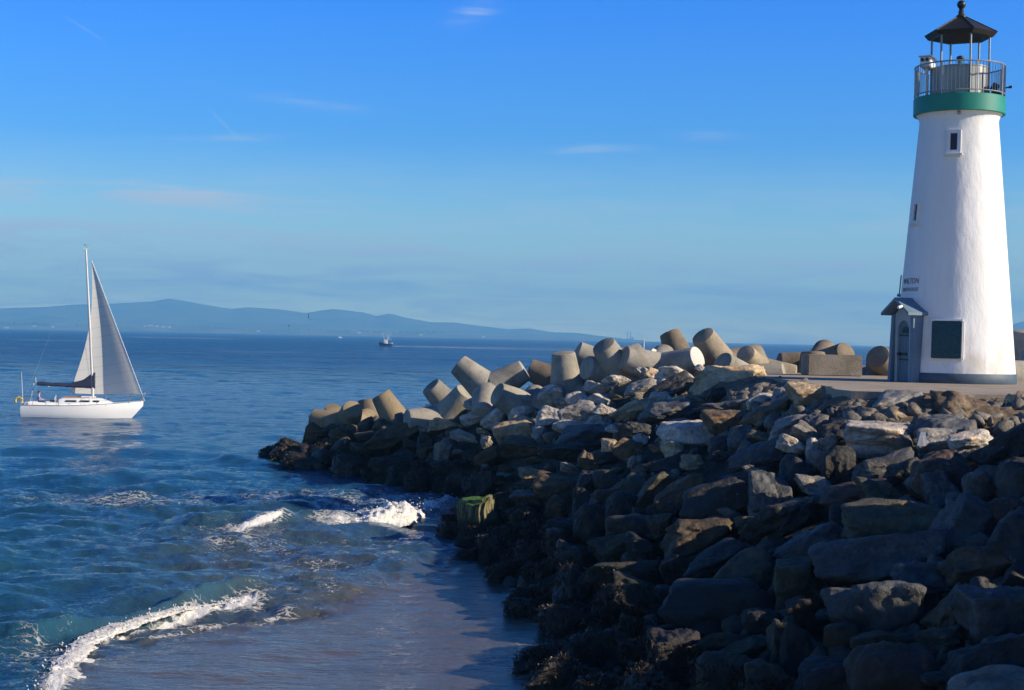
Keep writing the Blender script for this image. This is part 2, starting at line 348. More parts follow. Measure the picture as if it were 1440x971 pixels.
# x0,y0,x1,y1 seen extent, shape, tone, tilt, label, anchor phrase
T = [
(365,627,394,646,'R','d',0,'small black weedy boulder furthest out at the tip, in the water','the outermost black boulder'),
(390,606,432,652,'W','d',-20,None,None),(426,586,468,620,'B','b',0,'dark brown boulder at the tip with the gull standing on it','the gull boulder'),
(443,593,482,616,'W','o',12,None,None),(436,616,465,640,'B','o',0,'olive tan cube shaped boulder low on the tip, facing the sea','the olive cube at the tip'),
(461,602,500,623,'W','b',0,None,None),(484,597,501,614,'R','o',0,None,None),(470,615,496,652,'W','o',60,'tall olive tan boulder standing on end above the weedy tip rocks','the tall olive rock at the tip'),
(498,604,534,623,'B','o',8,None,None),(513,586,595,634,'W','b',27,'long brown ridge shaped boulder tilted up to the right near the tip','the long brown ridge boulder'),
(566,612,590,637,'W','k',-30,None,None),(589,622,617,644,'B','b',25,'small brown brick shaped boulder tilted up to the right','the small brown brick boulder'),
(518,633,590,670,'W','d',10,None,None),(466,638,512,674,'R','d',0,'rounded boulder shaggy with brown seaweed at the tip waterline','the shaggy seaweed boulder'),
(396,632,452,668,'R','d',-12,None,None),(524,588,552,606,'R','b',0,None,None),(534,580,560,592,'B','b',0,None,None),
(568,660,606,694,'R','d',0,None,None),(586,607,616,630,'B','k',0,None,None),
(594,563,652,598,'W','w',-8,'bright whitish jagged boulder stained with droppings below the tetrapods','the whitish jagged boulder'),
(602,588,652,603,'B','t',0,None,None),(651,557,713,584,'W','g',-10,'long grey boulder right of the whitish one, under the crossed tetrapod','the long grey boulder by the crossed tetrapod'),
(649,575,692,600,'R','p',15,None,None),(680,569,713,602,'W','p',50,None,None),
(693,585,762,624,'B','t',0,'large sunlit golden tan boulder in the middle of the outer slope','the big golden tan boulder'),
(703,612,775,645,'W','b',-5,'brown pitted boulder directly under the big golden tan one','the brown pitted boulder'),
(715,567,752,590,'R','p',15,None,None),(754,571,806,594,'B','p',0,None,None),(785,563,852,599,'B','g',0,'big squared grey boulder with a flat rough top on the outer crest','the squared grey crest boulder'),
(756,541,802,572,'W','p',0,'pale grey pyramid boulder below the upright tetrapod leg','the pale pyramid boulder'),
(780,534,807,554,'W','t',-20,None,None),(753,542,772,556,'R','g',0,None,None),(778,586,824,612,'R','p',-8,None,None),
(670,625,709,660,'B','b',32,'flat brown slab tilted up to the right in the outer slope','the tilted brown slab'),
(638,643,674,664,'W','k',-25,None,None),(824,583,860,604,'B','g',0,None,None),(820,533,864,556,'B','p',-6,None,None),(828,550,864,570,'B','p',-15,None,None),
(849,512,885,538,'B','p',10,'pale grey block shaped boulder in front of the domed tetrapod leg','the pale block by the domed leg'),
(903,508,944,527,'W','t',0,None,None),(925,516,978,534,'B','p',-8,None,None),(978,512,997,524,'W','p',-30,None,None),
(968,519,1082,550,'W','t',4,'very broad low tan rock mass on the crest left of the walkway','the broad tan rock mass'),
(878,532,926,556,'B','g',20,None,None),(903,530,977,558,'B','k',22,'dark slab with a pale squared end lit by the sun on the crest','the slab with the lit end'),
(893,513,926,540,'W','p',-45,None,None),(921,522,947,537,'R','p',0,None,None),(910,550,947,570,'W','p',0,None,None),(940,549,990,573,'B','t',15,None,None),
(963,556,995,570,'R','b',0,None,None),(858,560,920,592,'W','t',22,'golden yellow tipped boulder in the middle of the crest','the golden yellow tipped boulder'),
(838,563,864,590,'W','p',-20,None,None),(980,558,1072,592,'B','s',-3,'long smooth slate blue slab in shade under the broad tan rock mass','the smooth slate slab'),
(1050,552,1088,578,'R','p',0,'rounded pale grey boulder lit by the sun between two shaded slabs','the rounded pale crest boulder'),
(988,577,1062,606,'B','b',0,None,None),(923,597,1018,624,'B','p',3,'long flat slab with a sunlit top edge in the shaded slope','the long flat lit slab'),
(898,566,988,592,'B','s',5,None,None),(938,588,986,606,'W','s',0,None,None),(868,588,918,624,'W','k',-12,None,None),
(1043,563,1127,598,'B','b',15,'rough tan rectangular boulder with a flat top, tilted up to the right','the rough rectangular boulder'),
(1024,598,1058,630,'R','s',0,None,None),(1052,600,1102,628,'W','o',-20,None,None),(1020,616,1112,658,'W','s',16,'large slate boulder with a faintly lit ridge in the upper slope','the large slate boulder'),
(1098,609,1134,640,'R','p',-20,None,None),(1112,593,1160,628,'W','g',-30,None,None),(1075,586,1152,612,'B','g',22,None,None),(1128,576,1180,606,'B','s',-8,None,None),
(1103,541,1207,579,'B','t',-6,'broad brown rock ledge with a pitted tan face at the walkway edge','the pitted tan ledge'),
(1153,569,1184,584,'W','k',0,None,None),(1178,571,1212,588,'R','k',0,None,None),(1156,581,1228,624,'W','k',10,'charcoal boulder with a pitted face left of the great pale topped block','the charcoal pitted boulder'),
(1208,545,1300,590,'W','g',12,'big grey peaked boulder with a pale sunlit right face by the walkway','the peaked walkway boulder'),
(1193,577,1302,652,'B','p',-4,'great block with dark upright face and pale flat sunlit top','the great pale topped block'),
(1243,574,1277,592,'R','t',0,None,None),(1135,631,1166,656,'R','g',0,None,None),(1097,640,1147,682,'R','k',0,None,None),(1155,626,1202,676,'R','k',0,None,None),
(1133,616,1156,636,'R','p',0,None,None),(1154,611,1180,634,'W','g',0,None,None),(1198,636,1292,676,'W','s',15,'long blue grey boulder sloping up to the right below the great block','the long blue grey boulder'),
(1248,638,1302,684,'W','k',20,None,None),(1120,662,1180,700,'W','g',-10,'grey boulder with a bright sunlit cap in the shaded middle slope','the bright capped boulder'),
(1318,548,1424,599,'W','b',0,'big rough brown boulder splashed with white droppings at the walkway edge','the big rough walkway boulder'),
(1305,556,1354,579,'B','t',10,None,None),(1413,552,1475,592,'R','t',0,None,None),(1288,588,1368,628,'R','s',0,None,None),
(1290,596,1357,644,'W','g',8,'grey boulder with a lit right shoulder behind the white scrap','the lit shoulder boulder'),
(1340,597,1398,644,'B','w',10,'chalky white patched boulder in shade near the right edge','the chalky patched boulder'),
(1378,583,1490,665,'W','k',25,'huge charcoal boulder rising to the right edge below the walkway','the huge charcoal boulder'),
(1283,633,1368,696,'R','r',0,'large rounded reddish brown boulder in shade on the right slope','the reddish brown boulder'),
(1298,661,1347,700,'W','s',0,None,None),(1356,661,1415,698,'B','s',0,'low flat topped slate block right of the reddish brown boulder','the low slate block'),
(1410,643,1475,705,'R','k',0,None,None),(1156,668,1250,720,'R','r',8,None,None),(1203,670,1278,710,'W','o',-15,None,None),
(1190,688,1334,765,'R','o',6,'large smooth olive grey boulder with a bright knob of sun at its left','the smooth knobbed boulder'),
(1310,700,1404,768,'B','s',0,'bell shaped slate boulder with a sunlit rim along its top','the bell shaped slate boulder'),
(1386,700,1446,734,'R','r',0,None,None),(1400,716,1490,806,'R','k',0,None,None),
(1148,732,1332,828,'B','s',14,'huge pale slate slab sloping up to the right, largest in the lower slope','the huge sloping slab'),
(1316,755,1422,824,'W','b',12,'brown boulder with a golden patch of sun across its face','the gold patched boulder'),
(1258,787,1358,834,'W','s',-5,None,None),(1164,810,1316,895,'W','s',0,'broad lumpy blue grey boulder with two humps low on the right','the two humped boulder'),
(1310,816,1368,886,'W','o',60,'upright grey boulder with a narrow top right of the two humped one','the upright narrow boulder'),
(1350,826,1470,900,'B','s',0,'wide flat topped slate boulder at the lower right edge','the wide flat lower boulder'),
(1333,876,1475,985,'W','k',35,None,None),(1336,943,1490,1030,'R','p',8,'pale blue grey boulder cut off by the bottom right corner','the bottom right corner boulder'),
(1112,914,1225,1000,'W','v',15,'purplish dark layered boulder at the bottom edge','the purplish layered boulder'),
(1203,905,1325,1000,'R','r',0,None,None),(1096,872,1152,934,'B','k',0,None,None),(1104,840,1152,880,'W','r',0,None,None),(1363,812,1402,838,'R','k',0,None,None),
(1092,732,1192,796,'B','s',18,'slate boulder with a smooth pale top just left of the huge sloping slab','the smooth topped slate boulder'),
(1090,783,1172,850,'B','o',0,None,None),(1008,765,1092,845,'R','o',30,'dark olive domed boulder in the middle of the lower slope','the olive domed boulder'),
(966,750,1052,820,'B','k',15,None,None),(938,714,1032,785,'W','b',5,'dark boulder with a golden sunlit crest alone in the deep shade','the gold crested boulder'),
(1058,676,1142,774,'W','k',35,None,None),(1054,662,1112,712,'R','s',0,None,None),(898,656,964,714,'W','o',40,None,None),
(868,662,922,708,'W','o',-20,None,None),(853,690,900,732,'R','k',0,None,None),(922,664,990,714,'W','b',30,None,None),
(960,660,1066,736,'B','k',20,'wide smooth charcoal boulder sloping up to the right in deep shade','the wide smooth charcoal boulder'),
(852,724,926,758,'R','s',0,None,None),(828,742,910,788,'W','o',15,None,None),(880,748,940,798,'W','k',-20,None,None),
(825,774,937,842,'B','o',5,'squared olive boulder with a mossy yellow rim above the dark waterline','the mossy rimmed boulder'),
(928,780,972,818,'W','k',0,None,None),(866,803,950,872,'W','o',-8,'pyramid boulder with a golden tip and pale barnacle patch','the gold tipped pyramid'),
(928,803,1098,890,'B','k',4,'very broad low charcoal boulder near the bottom middle','the broad low charcoal boulder'),
(833,827,877,874,'R','k',0,None,None),(866,942,934,1000,'R','g',0,'grey boulder patched with pale barnacles at the bottom edge','the barnacled bottom boulder'),
(973,886,1062,928,'B','o',8,None,None),(1008,893,1084,934,'W','o',20,None,None),(980,918,1078,985,'R','o',0,'mossy olive boulder at the bottom edge','the mossy bottom boulder'),
(1048,932,1122,1000,'R','o',0,None,None),(1078,866,1118,934,'W','o',0,None,None),(912,886,988,965,'B','v',0,None,None),(1046,856,1102,888,'R','k',0,None,None),
(733,650,766,678,'W','t',15,'small sunlit tan boulder alone in the dark middle slope','the lone tan boulder'),
(752,660,818,704,'R','b',-5,'brown domed boulder with a lit top right of the lone tan one','the brown domed boulder'),
(766,696,800,722,'B','b',0,'small cube of pitted reddish stone catching the sun above the dark waterline','the small pitted cube'),
(698,685,732,716,'W','b',10,'dark pitted boulder just behind the moss topped block','the pitted boulder behind the moss'),
(810,662,844,692,'B','k',0,None,None),(834,660,868,682,'R','k',0,None,None),(832,678,878,718,'W','b',10,None,None),(806,686,836,720,'R','k',0,None,None),
(808,708,862,750,'R','k',0,None,None),(768,718,828,764,'W','k',-15,None,None),(768,742,802,778,'R','g',0,None,None),
(903,636,972,668,'B','k',5,None,None),(846,618,874,638,'R','t',0,None,None),(860,616,907,642,'B','b',0,None,None),(890,610,914,624,'W','p',0,None,None),
(958,638,992,656,'W','t',0,None,None),(773,598,862,628,'B','s',14,'dark log shaped boulder tilted up to the right in the outer slope','the log shaped boulder'),
(758,618,832,652,'W','k',10,None,None),(813,634,842,656,'W','b',0,None,None),(996,612,1024,634,'R','s',0,None,None),
(676,775,710,794,'R','d',0,None,None),(684,783,742,818,'W','d',10,'low black weedy boulder reaching left into the shallows','the low weedy boulder'),
(712,818,772,852,'W','d',15,None,None),(714,846,772,870,'R','d',0,None,None),(728,900,802,958,'W','d',20,'black weedy boulder pointing left at the water near the bottom edge','the black weedy point'),
(742,926,842,990,'B','d',0,None,None),(758,856,832,904,'R','d',0,None,None),(778,796,834,854,'R','k',0,None,None),(798,880,870,940,'W','d',0,None,None),
(628,660,668,690,'R','d',0,None,None),(650,662,704,704,'W','k',0,None,None),(612,640,648,672,'B','k',10,None,None),(540,655,580,684,'R','d',0,None,None),
]
ROCKS = []          # (object, label, anchor, pixel centre, tone word, shape word, width m)
def place(x0, y0, x1, y1, k, tone, tilt, lab, anc, rr):
    cx, cy = (x0+x1)/2, (y0+y1)/2; p = hit(cx, cy+.12*(y1-y0)) or hit(cx, y1)
    if p is None: return None
    s = p.y/F; w, h = (x1-x0)*s, (y1-y0)*s
    if tilt:
        L = .95*math.hypot(w, h); S = max(.80*h, L*.42)
        if w < h: S = max(.72*w, L*.42)
    else: L, S = w*1.06, h*1.45
    dep = max(min(.5*(L+S)*rr.uniform(.8, 1.05), 1.15*L), .7*S)
    c = p + Vector((0, dep*.16, 0)); c.z += .12*h - (S-h)*.5 if not tilt else .02*S
    o = bpy.data.objects.new('boulder', rr.choice(PR[K[k]])); COL.objects.link(o)
    R = Matrix.Rotation(-R_(tilt), 3, 'Y') @ Matrix.Rotation(rr.uniform(-.22, .22), 3, 'X')
    sx = rr.choice((-1, 1)); sy = rr.choice((-1, 1)); f = Matrix.Diagonal((L/2*sx, dep/2*sy, S/2*sx*sy))
    o.matrix_world = Matrix.Translation(c) @ (R@f).to_4x4()
    col = TONE[tone][0]; j = rr.uniform(.85, 1.15)*(1 if p.y > 46 else .68 if p.z < 3.6 else .68+.32*min(1, (p.z-3.6)/.9)); o.color = (col[0]*j, col[1]*j, col[2]*j, 1)  # lower-slope boulders darkened in colour to deepen their shade
    ROCKS.append([o, lab, anc, (cx, cy), tone, K[k], w]); return o
rr = random.Random(11)
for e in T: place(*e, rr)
# fill between the traced ones
XY = [((x0+x1)/2, (y0+y1)/2, (x1-x0), (y1-y0)) for x0, y0, x1, y1, *_ in T]
def free(px, py, w):
    for cx, cy, a, b_ in XY:
        if abs(px-cx) < a*.36+w*.3 and abs(py-cy) < b_*.36+w*.22: return False
    return True
def on_bank(px, py):
    p = hit(px, py)
    if p is None or p.z < .05: return None
    if p.x > 9.0 and p.y > 38.7: return None
    if px > 1050 and py < 560 and p.z > 5: return None
    if p.y > 78 and p.x > -8: return None
    return p
n_fill = 0; tries = 0; LIM = 300-len(ROCKS)-2
while n_fill < LIM and tries < 6000:
    tries += 1; px, py = rr.uniform(370, 1450), rr.uniform(520, 975); p = on_bank(px, py)
    if p is None: continue
    wm = rr.uniform(.55, 1.25)*(1 if tries < 3000 else .8); w = wm*F/p.y
    if not free(px, py, w): continue
    h = w*rr.uniform(.5, .8); zt = p.z
    tone = rr.choice('dddk') if zt < 1 else rr.choice('kkogbs') if p.y < 42 else rr.choice('pgtbgokp')
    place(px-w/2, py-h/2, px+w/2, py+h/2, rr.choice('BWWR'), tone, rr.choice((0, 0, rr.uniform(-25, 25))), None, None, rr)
    XY.append((px, py, w, h)); n_fill += 1
# the ones whose centre is just behind the crest line hide nothing of the sea: done by hit()
def rubble(name, items, seeds=5):
    Vs, Fs = [], []; base = 0; ps = []
    for s in range(seeds):
        me = proto('wedge' if s % 2 else 'block', 40+s, 2)
        v = np.array([q.co[:] for q in me.vertices]); f = np.array([p.vertices[:] for p in me.polygons]); ps.append((v, f)); bpy.data.meshes.remove(me)
    for (c, sc) in items:
        v, f = ps[rr.randrange(seeds)]
        Rm = np.array(Matrix.Rotation(rr.uniform(0, 6.28), 3, Vector((rr.gauss(0, 1), rr.gauss(0, 1), rr.gauss(0, 1))).normalized()))
        sv = np.array((rr.uniform(.7, 1.3), rr.uniform(.6, 1), rr.uniform(.45, .8)))*sc
        Vs.append((v*sv)@Rm.T + np.array(c)); Fs.append(f+base); base += len(v)
    o = mesh_obj(name, np.concatenate(Vs).tolist(), np.concatenate(Fs).tolist(), M_ROCK, smooth=True); return o
it = []
for _ in range(900):
    px, py = rr.uniform(375, 1450), rr.uniform(515, 975); p = on_bank(px, py)
    if p is not None: it.append((p+Vector((0, 0, -.34)), rr.uniform(.1, .36)))
for _ in range(900):          # crumbled edge of the walkway
    x, y = rr.choice(((rr.uniform(7.4, 9.3), rr.uniform(38, 58)), (rr.uniform(8, 20), rr.uniform(34.8, 39.2)), (rr.uniform(8, 20), rr.uniform(37.6, 39.2))))
    it.append(((x, y, min(float(terr(x, y)), 5.2)-.05), rr.uniform(.08, .34)*(1 if y < 38.4 or y > 40 else .6)))
o = rubble('small_rubble', it); tag(o, 'small broken stones filling the gaps between the breakwater boulders', 'rubble', kind='stuff'); o.color = (.17, .155, .13, 1)
it = []
for _ in range(420):        # unseen bank past the right edge of the view, covering the shading ridge
    x, y = rr.uniform(9, 36), rr.uniform(1, 37)
    if proj((x, y, 3))[0] < 1500 and y > 8: continue
    it.append(((x, y, float(terr(x, y))), rr.uniform(.5, 1.05)))
for _ in range(260):        # seaward side behind the tetrapods
    x = rr.uniform(-10, 36); y = rr.uniform(72, 86); z = float(terr(x, y))
    if z > -.3: it.append(((x, y, z-.2), rr.uniform(.4, .8)))
o = rubble('outer_bank_rubble', it); tag(o, 'boulders of the seaward breakwater bank and of the unseen shading ridge', 'rubble', kind='stuff'); o.color = (.16, .145, .12, 1)

# moss topped block standing in the water
def moss_mat():
    m, t, b = new_mat('mossy_stone'); geo = t.add('ShaderNodeNewGeometry'); wp = geo.outputs['Position']
    s3 = t.add('ShaderNodeSeparateXYZ'); t.l.new(wp, s3.inputs[0]); sn = t.add('ShaderNodeSeparateXYZ'); t.l.new(geo.outputs['Normal'], sn.inputs[0])
    n = t.noise(t.mapping(wp, (6, 6, 1.2)), 1.5, 6, .6)
    c = t.mix(t.rng(n, .42, .55), (.24, .20, .10, 1), (.05, .055, .02, 1))
    g = t.mix(t.noise(wp, 9, 4), (.03, .09, .008, 1), (.10, .24, .02, 1))
    c = t.mix(t.rng(sn.outputs[2], .35, .6), c, g)
    c = t.mix(t.rng(t.math('ADD', s3.outputs[2], t.math('MULTIPLY', n, .5)), 1.15, .85), c, (.014, .011, .008, 1))
    t.l.new(c, b.inputs['Base Color']); b.inputs['Roughness'].default_value = .85
    t.l.new(t.bump(t.noise(wp, 7, 8, .7), 1, .12), b.inputs['Normal']); return m
p = at_z(670, 768, 0); s = p.y/F
bm = bmesh.new(); box(bm, (0, 0, 0), (1.2, 1.15, 2.1), .10)
bmesh.ops.subdivide_edges(bm, edges=bm.edges[:], cuts=6, use_grid_fill=True)
for v in bm.verts:
    zt = max(0, v.co.z)/.95
    v.co.x *= 1-.12*zt; v.co.y *= 1-.12*zt; v.co.z -= max(0, -v.co.x)*.35*zt; v.co += noise.noise_vector(v.co*1.5)*.2 + noise.noise_vector(v.co*5)*.07
o = bm_obj('moss_topped_block', bm, moss_mat(), smooth=True); o.location = (p.x+.0, p.y+.9, .38); o.rotation_euler = (0, 0, R_(-38))
tag(o, 'squared block with bright green moss on top standing at the waterline', 'boulder')

# seaweed on the tide line boulders
def weed():
    cand = []
    for r in ROCKS:
        o = r[0]
        if o.matrix_world.translation.z > 1.3: continue
        M = np.array(o.matrix_world); v = np.empty(len(o.data.vertices)*3); o.data.vertices.foreach_get('co', v); v = v.reshape(-1, 3)
        w = v@M[:3, :3].T + M[:3, 3]; c = M[:3, 3]; nrm = w-c; nrm /= np.linalg.norm(nrm, axis=1)[:, None]
        ok = (w[:, 2] > .0) & (w[:, 2] < 1.35) & (nrm[:, 2] > -.3) & (nrm[:, 1] < .4)
        ii = np.where(ok)[0]
        if len(ii): ii = rng.choice(ii, min(len(ii), 420), replace=False); cand.append(np.concatenate([w[ii], nrm[ii]], 1))
    C = np.concatenate(cand); Vv, Ff = [], []
    for q in C:
        p = Vector(q[:3]); n = Vector(q[3:]); L = rr.uniform(.05, .17); side = Vector((rr.gauss(0, 1), rr.gauss(0, 1), rr.gauss(0, .3))).normalized()*rr.uniform(.008, .018)
        a = p - n*.02; m_ = p + n*L*.45 + Vector((rr.gauss(0, .04), rr.gauss(0, .04), .02)); e = p + n*L*.6 + Vector((rr.gauss(0, .06), rr.gauss(0, .06), -L*.75))
        b0 = len(Vv); Vv += [a-side, a+side, m_+side, m_-side, e]; Ff += [(b0, b0+1, b0+2, b0+3), (b0+3, b0+2, b0+4)]
    m = P('seaweed', (.035, .022, .012), .5, var=.5, scale=2)
    tag(mesh_obj('seaweed', Vv, Ff, m), 'brown seaweed hanging on the tide line boulders', 'seaweed', kind='stuff')
weed()

# white scrap lying in the shade
p = hit(1284, 632) or at_y(1284, 632, 33); s = p.y/F
bm = bmesh.new()
for sx, w_ in ((-1, .5), (1, .45)):
    vs = [(0, 0, 11), (3.5*sx, 0, 11), (sx*6.5-2, -2, -7), (sx*6.5-2-sx*4.5, -2.5, -8)]
    vv = [bm.verts.new((a*s+2*s, b_*s, c*s)) for a, b_, c in vs]; bm.faces.new(vv)
bmesh.ops.solidify(bm, geom=bm.faces[:], thickness=.03)
o = bm_obj('plastic_scrap', bm, P('white_plastic', (.75, .77, .8), .4, var=.05)); o.location = p + Vector((0, -.7, .25))
tag(o, 'forked white scrap of litter between boulders in the shade', 'litter')

# ---------------------------------------------------------------- tetrapods
def tetra_mesh():
    bm = bmesh.new()
    a = Vector((0, 0, 1)); dirs = [a] + [Matrix.Rotation(2*PI*k/3, 3, 'Z') @ Vector((math.sin(R_(109.47)), 0, math.cos(R_(109.47)))) for k in range(3)]
    for d in dirs:
        q = d.to_track_quat('Z', 'Y').to_matrix().to_4x4(); b2 = bmesh.new()
        lathe(b2, [(.55, 0), (.74, .35), (.62, 1.05), (.515, 1.80), (.49, 1.86), (.46, 1.875)], 40)
        bmesh.ops.transform(b2, matrix=q, verts=b2.verts); me = bpy.data.meshes.new('t'); b2.to_mesh(me); b2.free(); bm.from_mesh(me); bpy.data.meshes.remove(me)
    bmesh.ops.recalc_face_normals(bm, faces=bm.faces)
    for f in bm.faces: f.smooth = True
    me = bpy.data.meshes.new('tetrapod'); bm.to_mesh(me); bm.free(); me.materials.append(M_TET)
    try: me.set_sharp_from_angle(angle=R_(35))
    except Exception: pass
    return me
TM = tetra_mesh(); TM2 = TM.copy(); TM2.materials.append(concrete_mat('salted_sunlit_concrete', (.62, .60, .55), .9))  # leg end coloured paler, for salt and for the sun falling on it
for f in TM2.polygons:
    if f.center.z > 1.82 and f.normal.z > .8: f.material_index = 1
def tet(px, py, dep, a, b, label, col=(1, 1, 1), sc=1.0, mesh=None):
    hp = hit(px, py)
    if hp is not None and px < 1080 and hp.y+1.7 > dep: dep = hp.y+1.7
    a = Vector(a).normalized(); b = Vector(b); pp = (b - a*b.dot(a)).normalized(); y = a.cross(pp)
    M = Matrix((pp, y, a)).transposed()
    o = bpy.data.objects.new('tetrapod', mesh or TM); COL.objects.link(o); o.matrix_world = Matrix.Translation(at_y(px, py, dep)) @ M.to_4x4() @ Matrix.Diagonal((sc, sc, sc, 1))
    o.color = (*col, 1); tag(o, label, 'tetrapod', 'concrete tetrapods along the breakwater crest'); return o
DK = (.62, .55, .48); BR = (.80, .69, .53)
DN = (0, .05, -1)
tet(562, 600, 76, (-.53, 0, .85), DN, 'brown tetrapod with one squared leg leaning left at the outer end', BR)
tet(640, 582, 74, (-.62, -.3, .70), DN, 'grey tetrapod leg just left of the crossed tetrapod', (.85, .87, .88))
tet(688, 550, 69, (-.76, .1, .62), (.85, -.1, .5), 'large crossed tetrapod with two raised legs forming a V')
tet(624, 592, 68.0, (.55, -.35, .75), DN, 'tetrapod whose pale round leg end faces the camera below the crossed one')
tet(748, 578, 66, (-.82, -.42, .40), DN, 'tetrapod with a shaded round end facing left under the crossed one')
tet(795, 542, 72, (-.85, .1, .36), DN, 'dark brown tetrapod leg lying left behind the upright leg', DK)
tet(798, 556, 66, (-.12, -.15, .98), (.4, .8, -.6), 'tetrapod with a single leg standing nearly upright in mid crest')
tet(862, 522, 68, (-.86, -.15, .42), DN, 'tetrapod with one thick leg raised to the left behind the domed leg')
tet(876, 534, 64, (-.45, -.4, .72), DN, 'tetrapod with a domed leg leaning toward the camera')
tet(854, 520, 71, (.84, .2, .42), DN, 'tetrapod with a speckled leg rising to the right behind the domed leg')
tet(874, 532, 64.5, (.80, -.42, .46), DN, 'tetrapod with a narrow white leg end facing right', mesh=TM2)
tet(930, 523, 62, (.76, -.62, .34), DN, 'tetrapod with a broad bright white round leg end', mesh=TM2)
tet(1016, 518, 65.5, (-.52, -.42, .74), (.85, .1, .5), 'highest tetrapod with a dark leg end and a brown leg to the right', (.9, .82, .72))
tet(1048, 536, 61, (-.62, -.55, .45), DN, 'low tetrapod with a grey round end under the highest one', sc=.85)
tet(962, 518, 73, (-.35, .2, .85), DN, 'dark tetrapod showing only its top behind the white ended legs', DK)
tet(486, 601, 78, (.25, -.75, .50), DN, 'brown tetrapod with a round end facing the camera near the gull', BR)
tet(466, 609, 81, (.1, -.5, .85), (1, -.2, -.4), 'outermost brown tetrapod beside the gull boulder', BR, .85)
tet(522, 612, 80, (-.12, .1, .9), (.2, .9, -.4), 'dark tetrapod leg behind the two brown round ends', DK)
tet(1152, 519, 68, (-.95, -.1, .10), DN, 'dark tetrapod leg lying flat left of the concrete block', DK)
tet(1143, 558, 64, (0, .1, 1), (-.3, .6, -.5), 'dark domed tetrapod leg poking up behind the concrete block', DK)
tet(1236, 541, 64, (.15, -.7, .55), DN, 'tetrapod right of the concrete block with a pale round end')
tet(1262, 532, 61.5, (-.55, -.60, .42), DN, 'dark rounded tetrapod beside the lighthouse porch', DK)
tet(1196, 566, 71, (-.1, .1, .95), (.5, .4, -.4), 'tetrapod barely showing above the concrete block', DK)
tet(1437, 532, 60, (.0, -.15, 1), (-.5, .5, -.4), 'pale tetrapod leg standing upright right of the lighthouse')
tet(1465, 537, 57, (-.9, -.35, .15), DN, 'small low tetrapod leg at the right foot of the lighthouse')
tet(1068, 523, 63, (.93, -.25, -.06), (0, 0, -1), 'small tan tetrapod leg lying on the crest left of the walkway', (1.05, .95, .8), .8)

# concrete block on the walkway
p = at_y(1172, 528.6, 58); bm = bmesh.new(); box(bm, (0, 0, .40), (2.06, 1.5, .80), .03)
o = bm_obj('concrete_block', bm, M_BLOCK, smooth=True); o.location = (p.x+.05, 58.7, PLAT_Z); tag(o, 'long low concrete block with rust stains standing on the walkway', 'concrete block')
# slim marker pole behind the tetrapods
pb = at_y(905, 495, 76); bm = bmesh.new(); tube(bm, [(0, 0, -2), (0, 0, .6)], .035); box(bm, (0, 0, .62), (.09, .09, .1))
o = bm_obj('marker_pole', bm, P('pole_paint', (.6, .62, .62), .5)); o.location = (pb.x, pb.y, pb.z); tag(o, 'thin pale marker pole rising behind the tetrapods', 'pole')
# ---------------------------------------------------------------- lighthouse
def tower_mat():
    m, t, b = new_mat('white_render'); wp = t.add('ShaderNodeTexCoord').outputs['Object']
    s3 = t.add('ShaderNodeSeparateXYZ'); t.l.new(wp, s3.inputs[0])
    n = t.noise(t.mapping(wp, (1.6, 1.6, .35)), 1, 7, .65, .4); n2 = t.noise(wp, 1.1, 5, .5)
    c = t.mix(t.rng(n, .35, .7), (.78, .78, .77, 1), (.84, .84, .84, 1))
    low = t.math('MULTIPLY', t.rng(s3.outputs[2], 2.4, .7), t.rng(n2, .42, .66))
    c = t.mix(t.math('MULTIPLY', low, .55), c, (.50, .43, .32, 1))
    st = t.rng(t.noise(t.mapping(wp, (7, 7, .5)), 1, 6, .65), .56, .78, 0, .32); c = t.mix(st, c, (.45, .43, .38, 1))
    t.l.new(c, b.inputs['Base Color']); b.inputs['Roughness'].default_value = .7; b.inputs['Specular IOR Level'].default_value = .3
    h = t.math('ADD', t.math('MULTIPLY', t.noise(t.mapping(wp, (1.4, 1.4, .6)), 1, 6, .6), 1), t.math('MULTIPLY', t.noise(wp, 14, 5), .06))
    t.l.new(t.bump(h, .5, .09), b.inputs['Normal']); return m
M_TOW = tower_mat()
M_BASE = P('dark_blue_base_paint', (.050, .085, .125), .6, var=.25, bump=.2)
M_GREEN = P('teal_band_paint', (.001, .22, .165), .5, var=.12)
M_TRIM = P('white_trim', (.74, .74, .73), .5, var=.06)
M_BLUEGREY = P('blue_grey_paint', (.13, .20, .27), .6, var=.12, bump=.1)
M_DOOR = P('door_paint', (.10, .17, .22), .55, var=.12)
M_BRONZE = P('bronze_roof', (.032, .029, .024), .42, .3, var=.4, scale=2)
M_STEEL = P('galvanised_steel', (.36, .37, .37), .4, .5, var=.2)
M_POST = P('post_paint', (.20, .23, .25), .45, .3, var=.2)
M_DRUM = P('drum_metal', (.33, .34, .33), .5, .3, var=.15)
M_DARK = P('black_metal', (.02, .02, .022), .5, var=.2)
def glass_mat(name, col, rough=.06):
    m, t, b = new_mat(name); b.inputs['Base Color'].default_value = (*col, 1); b.inputs['Roughness'].default_value = rough
    wp = t.add('ShaderNodeTexCoord').outputs['Object']; t.l.new(t.bump(t.noise(wp, 2.5, 3), .15, .03), b.inputs['Normal']); return m
LY = 51.5
LB = at_y(1340.5, 537.5, LY); LB.z = PLAT_Z
LH = tag(empty('lighthouse', LB), 'tall white tapered lighthouse with a teal gallery band and bronze lantern roof', 'lighthouse')
LH.location = LB
LH.rotation_euler.z = math.atan2(LB.y, LB.x) - PI/2        # local -Y looks at the jetty viewer, +X to the sun side
KP = LY/F*1.005
def TR(z): return 2.03 - .0852*z      # radius at height z
prof = [(TR(.32), .32)]; z = .6
while z < 8.7: prof.append((TR(z), z)); z += .3
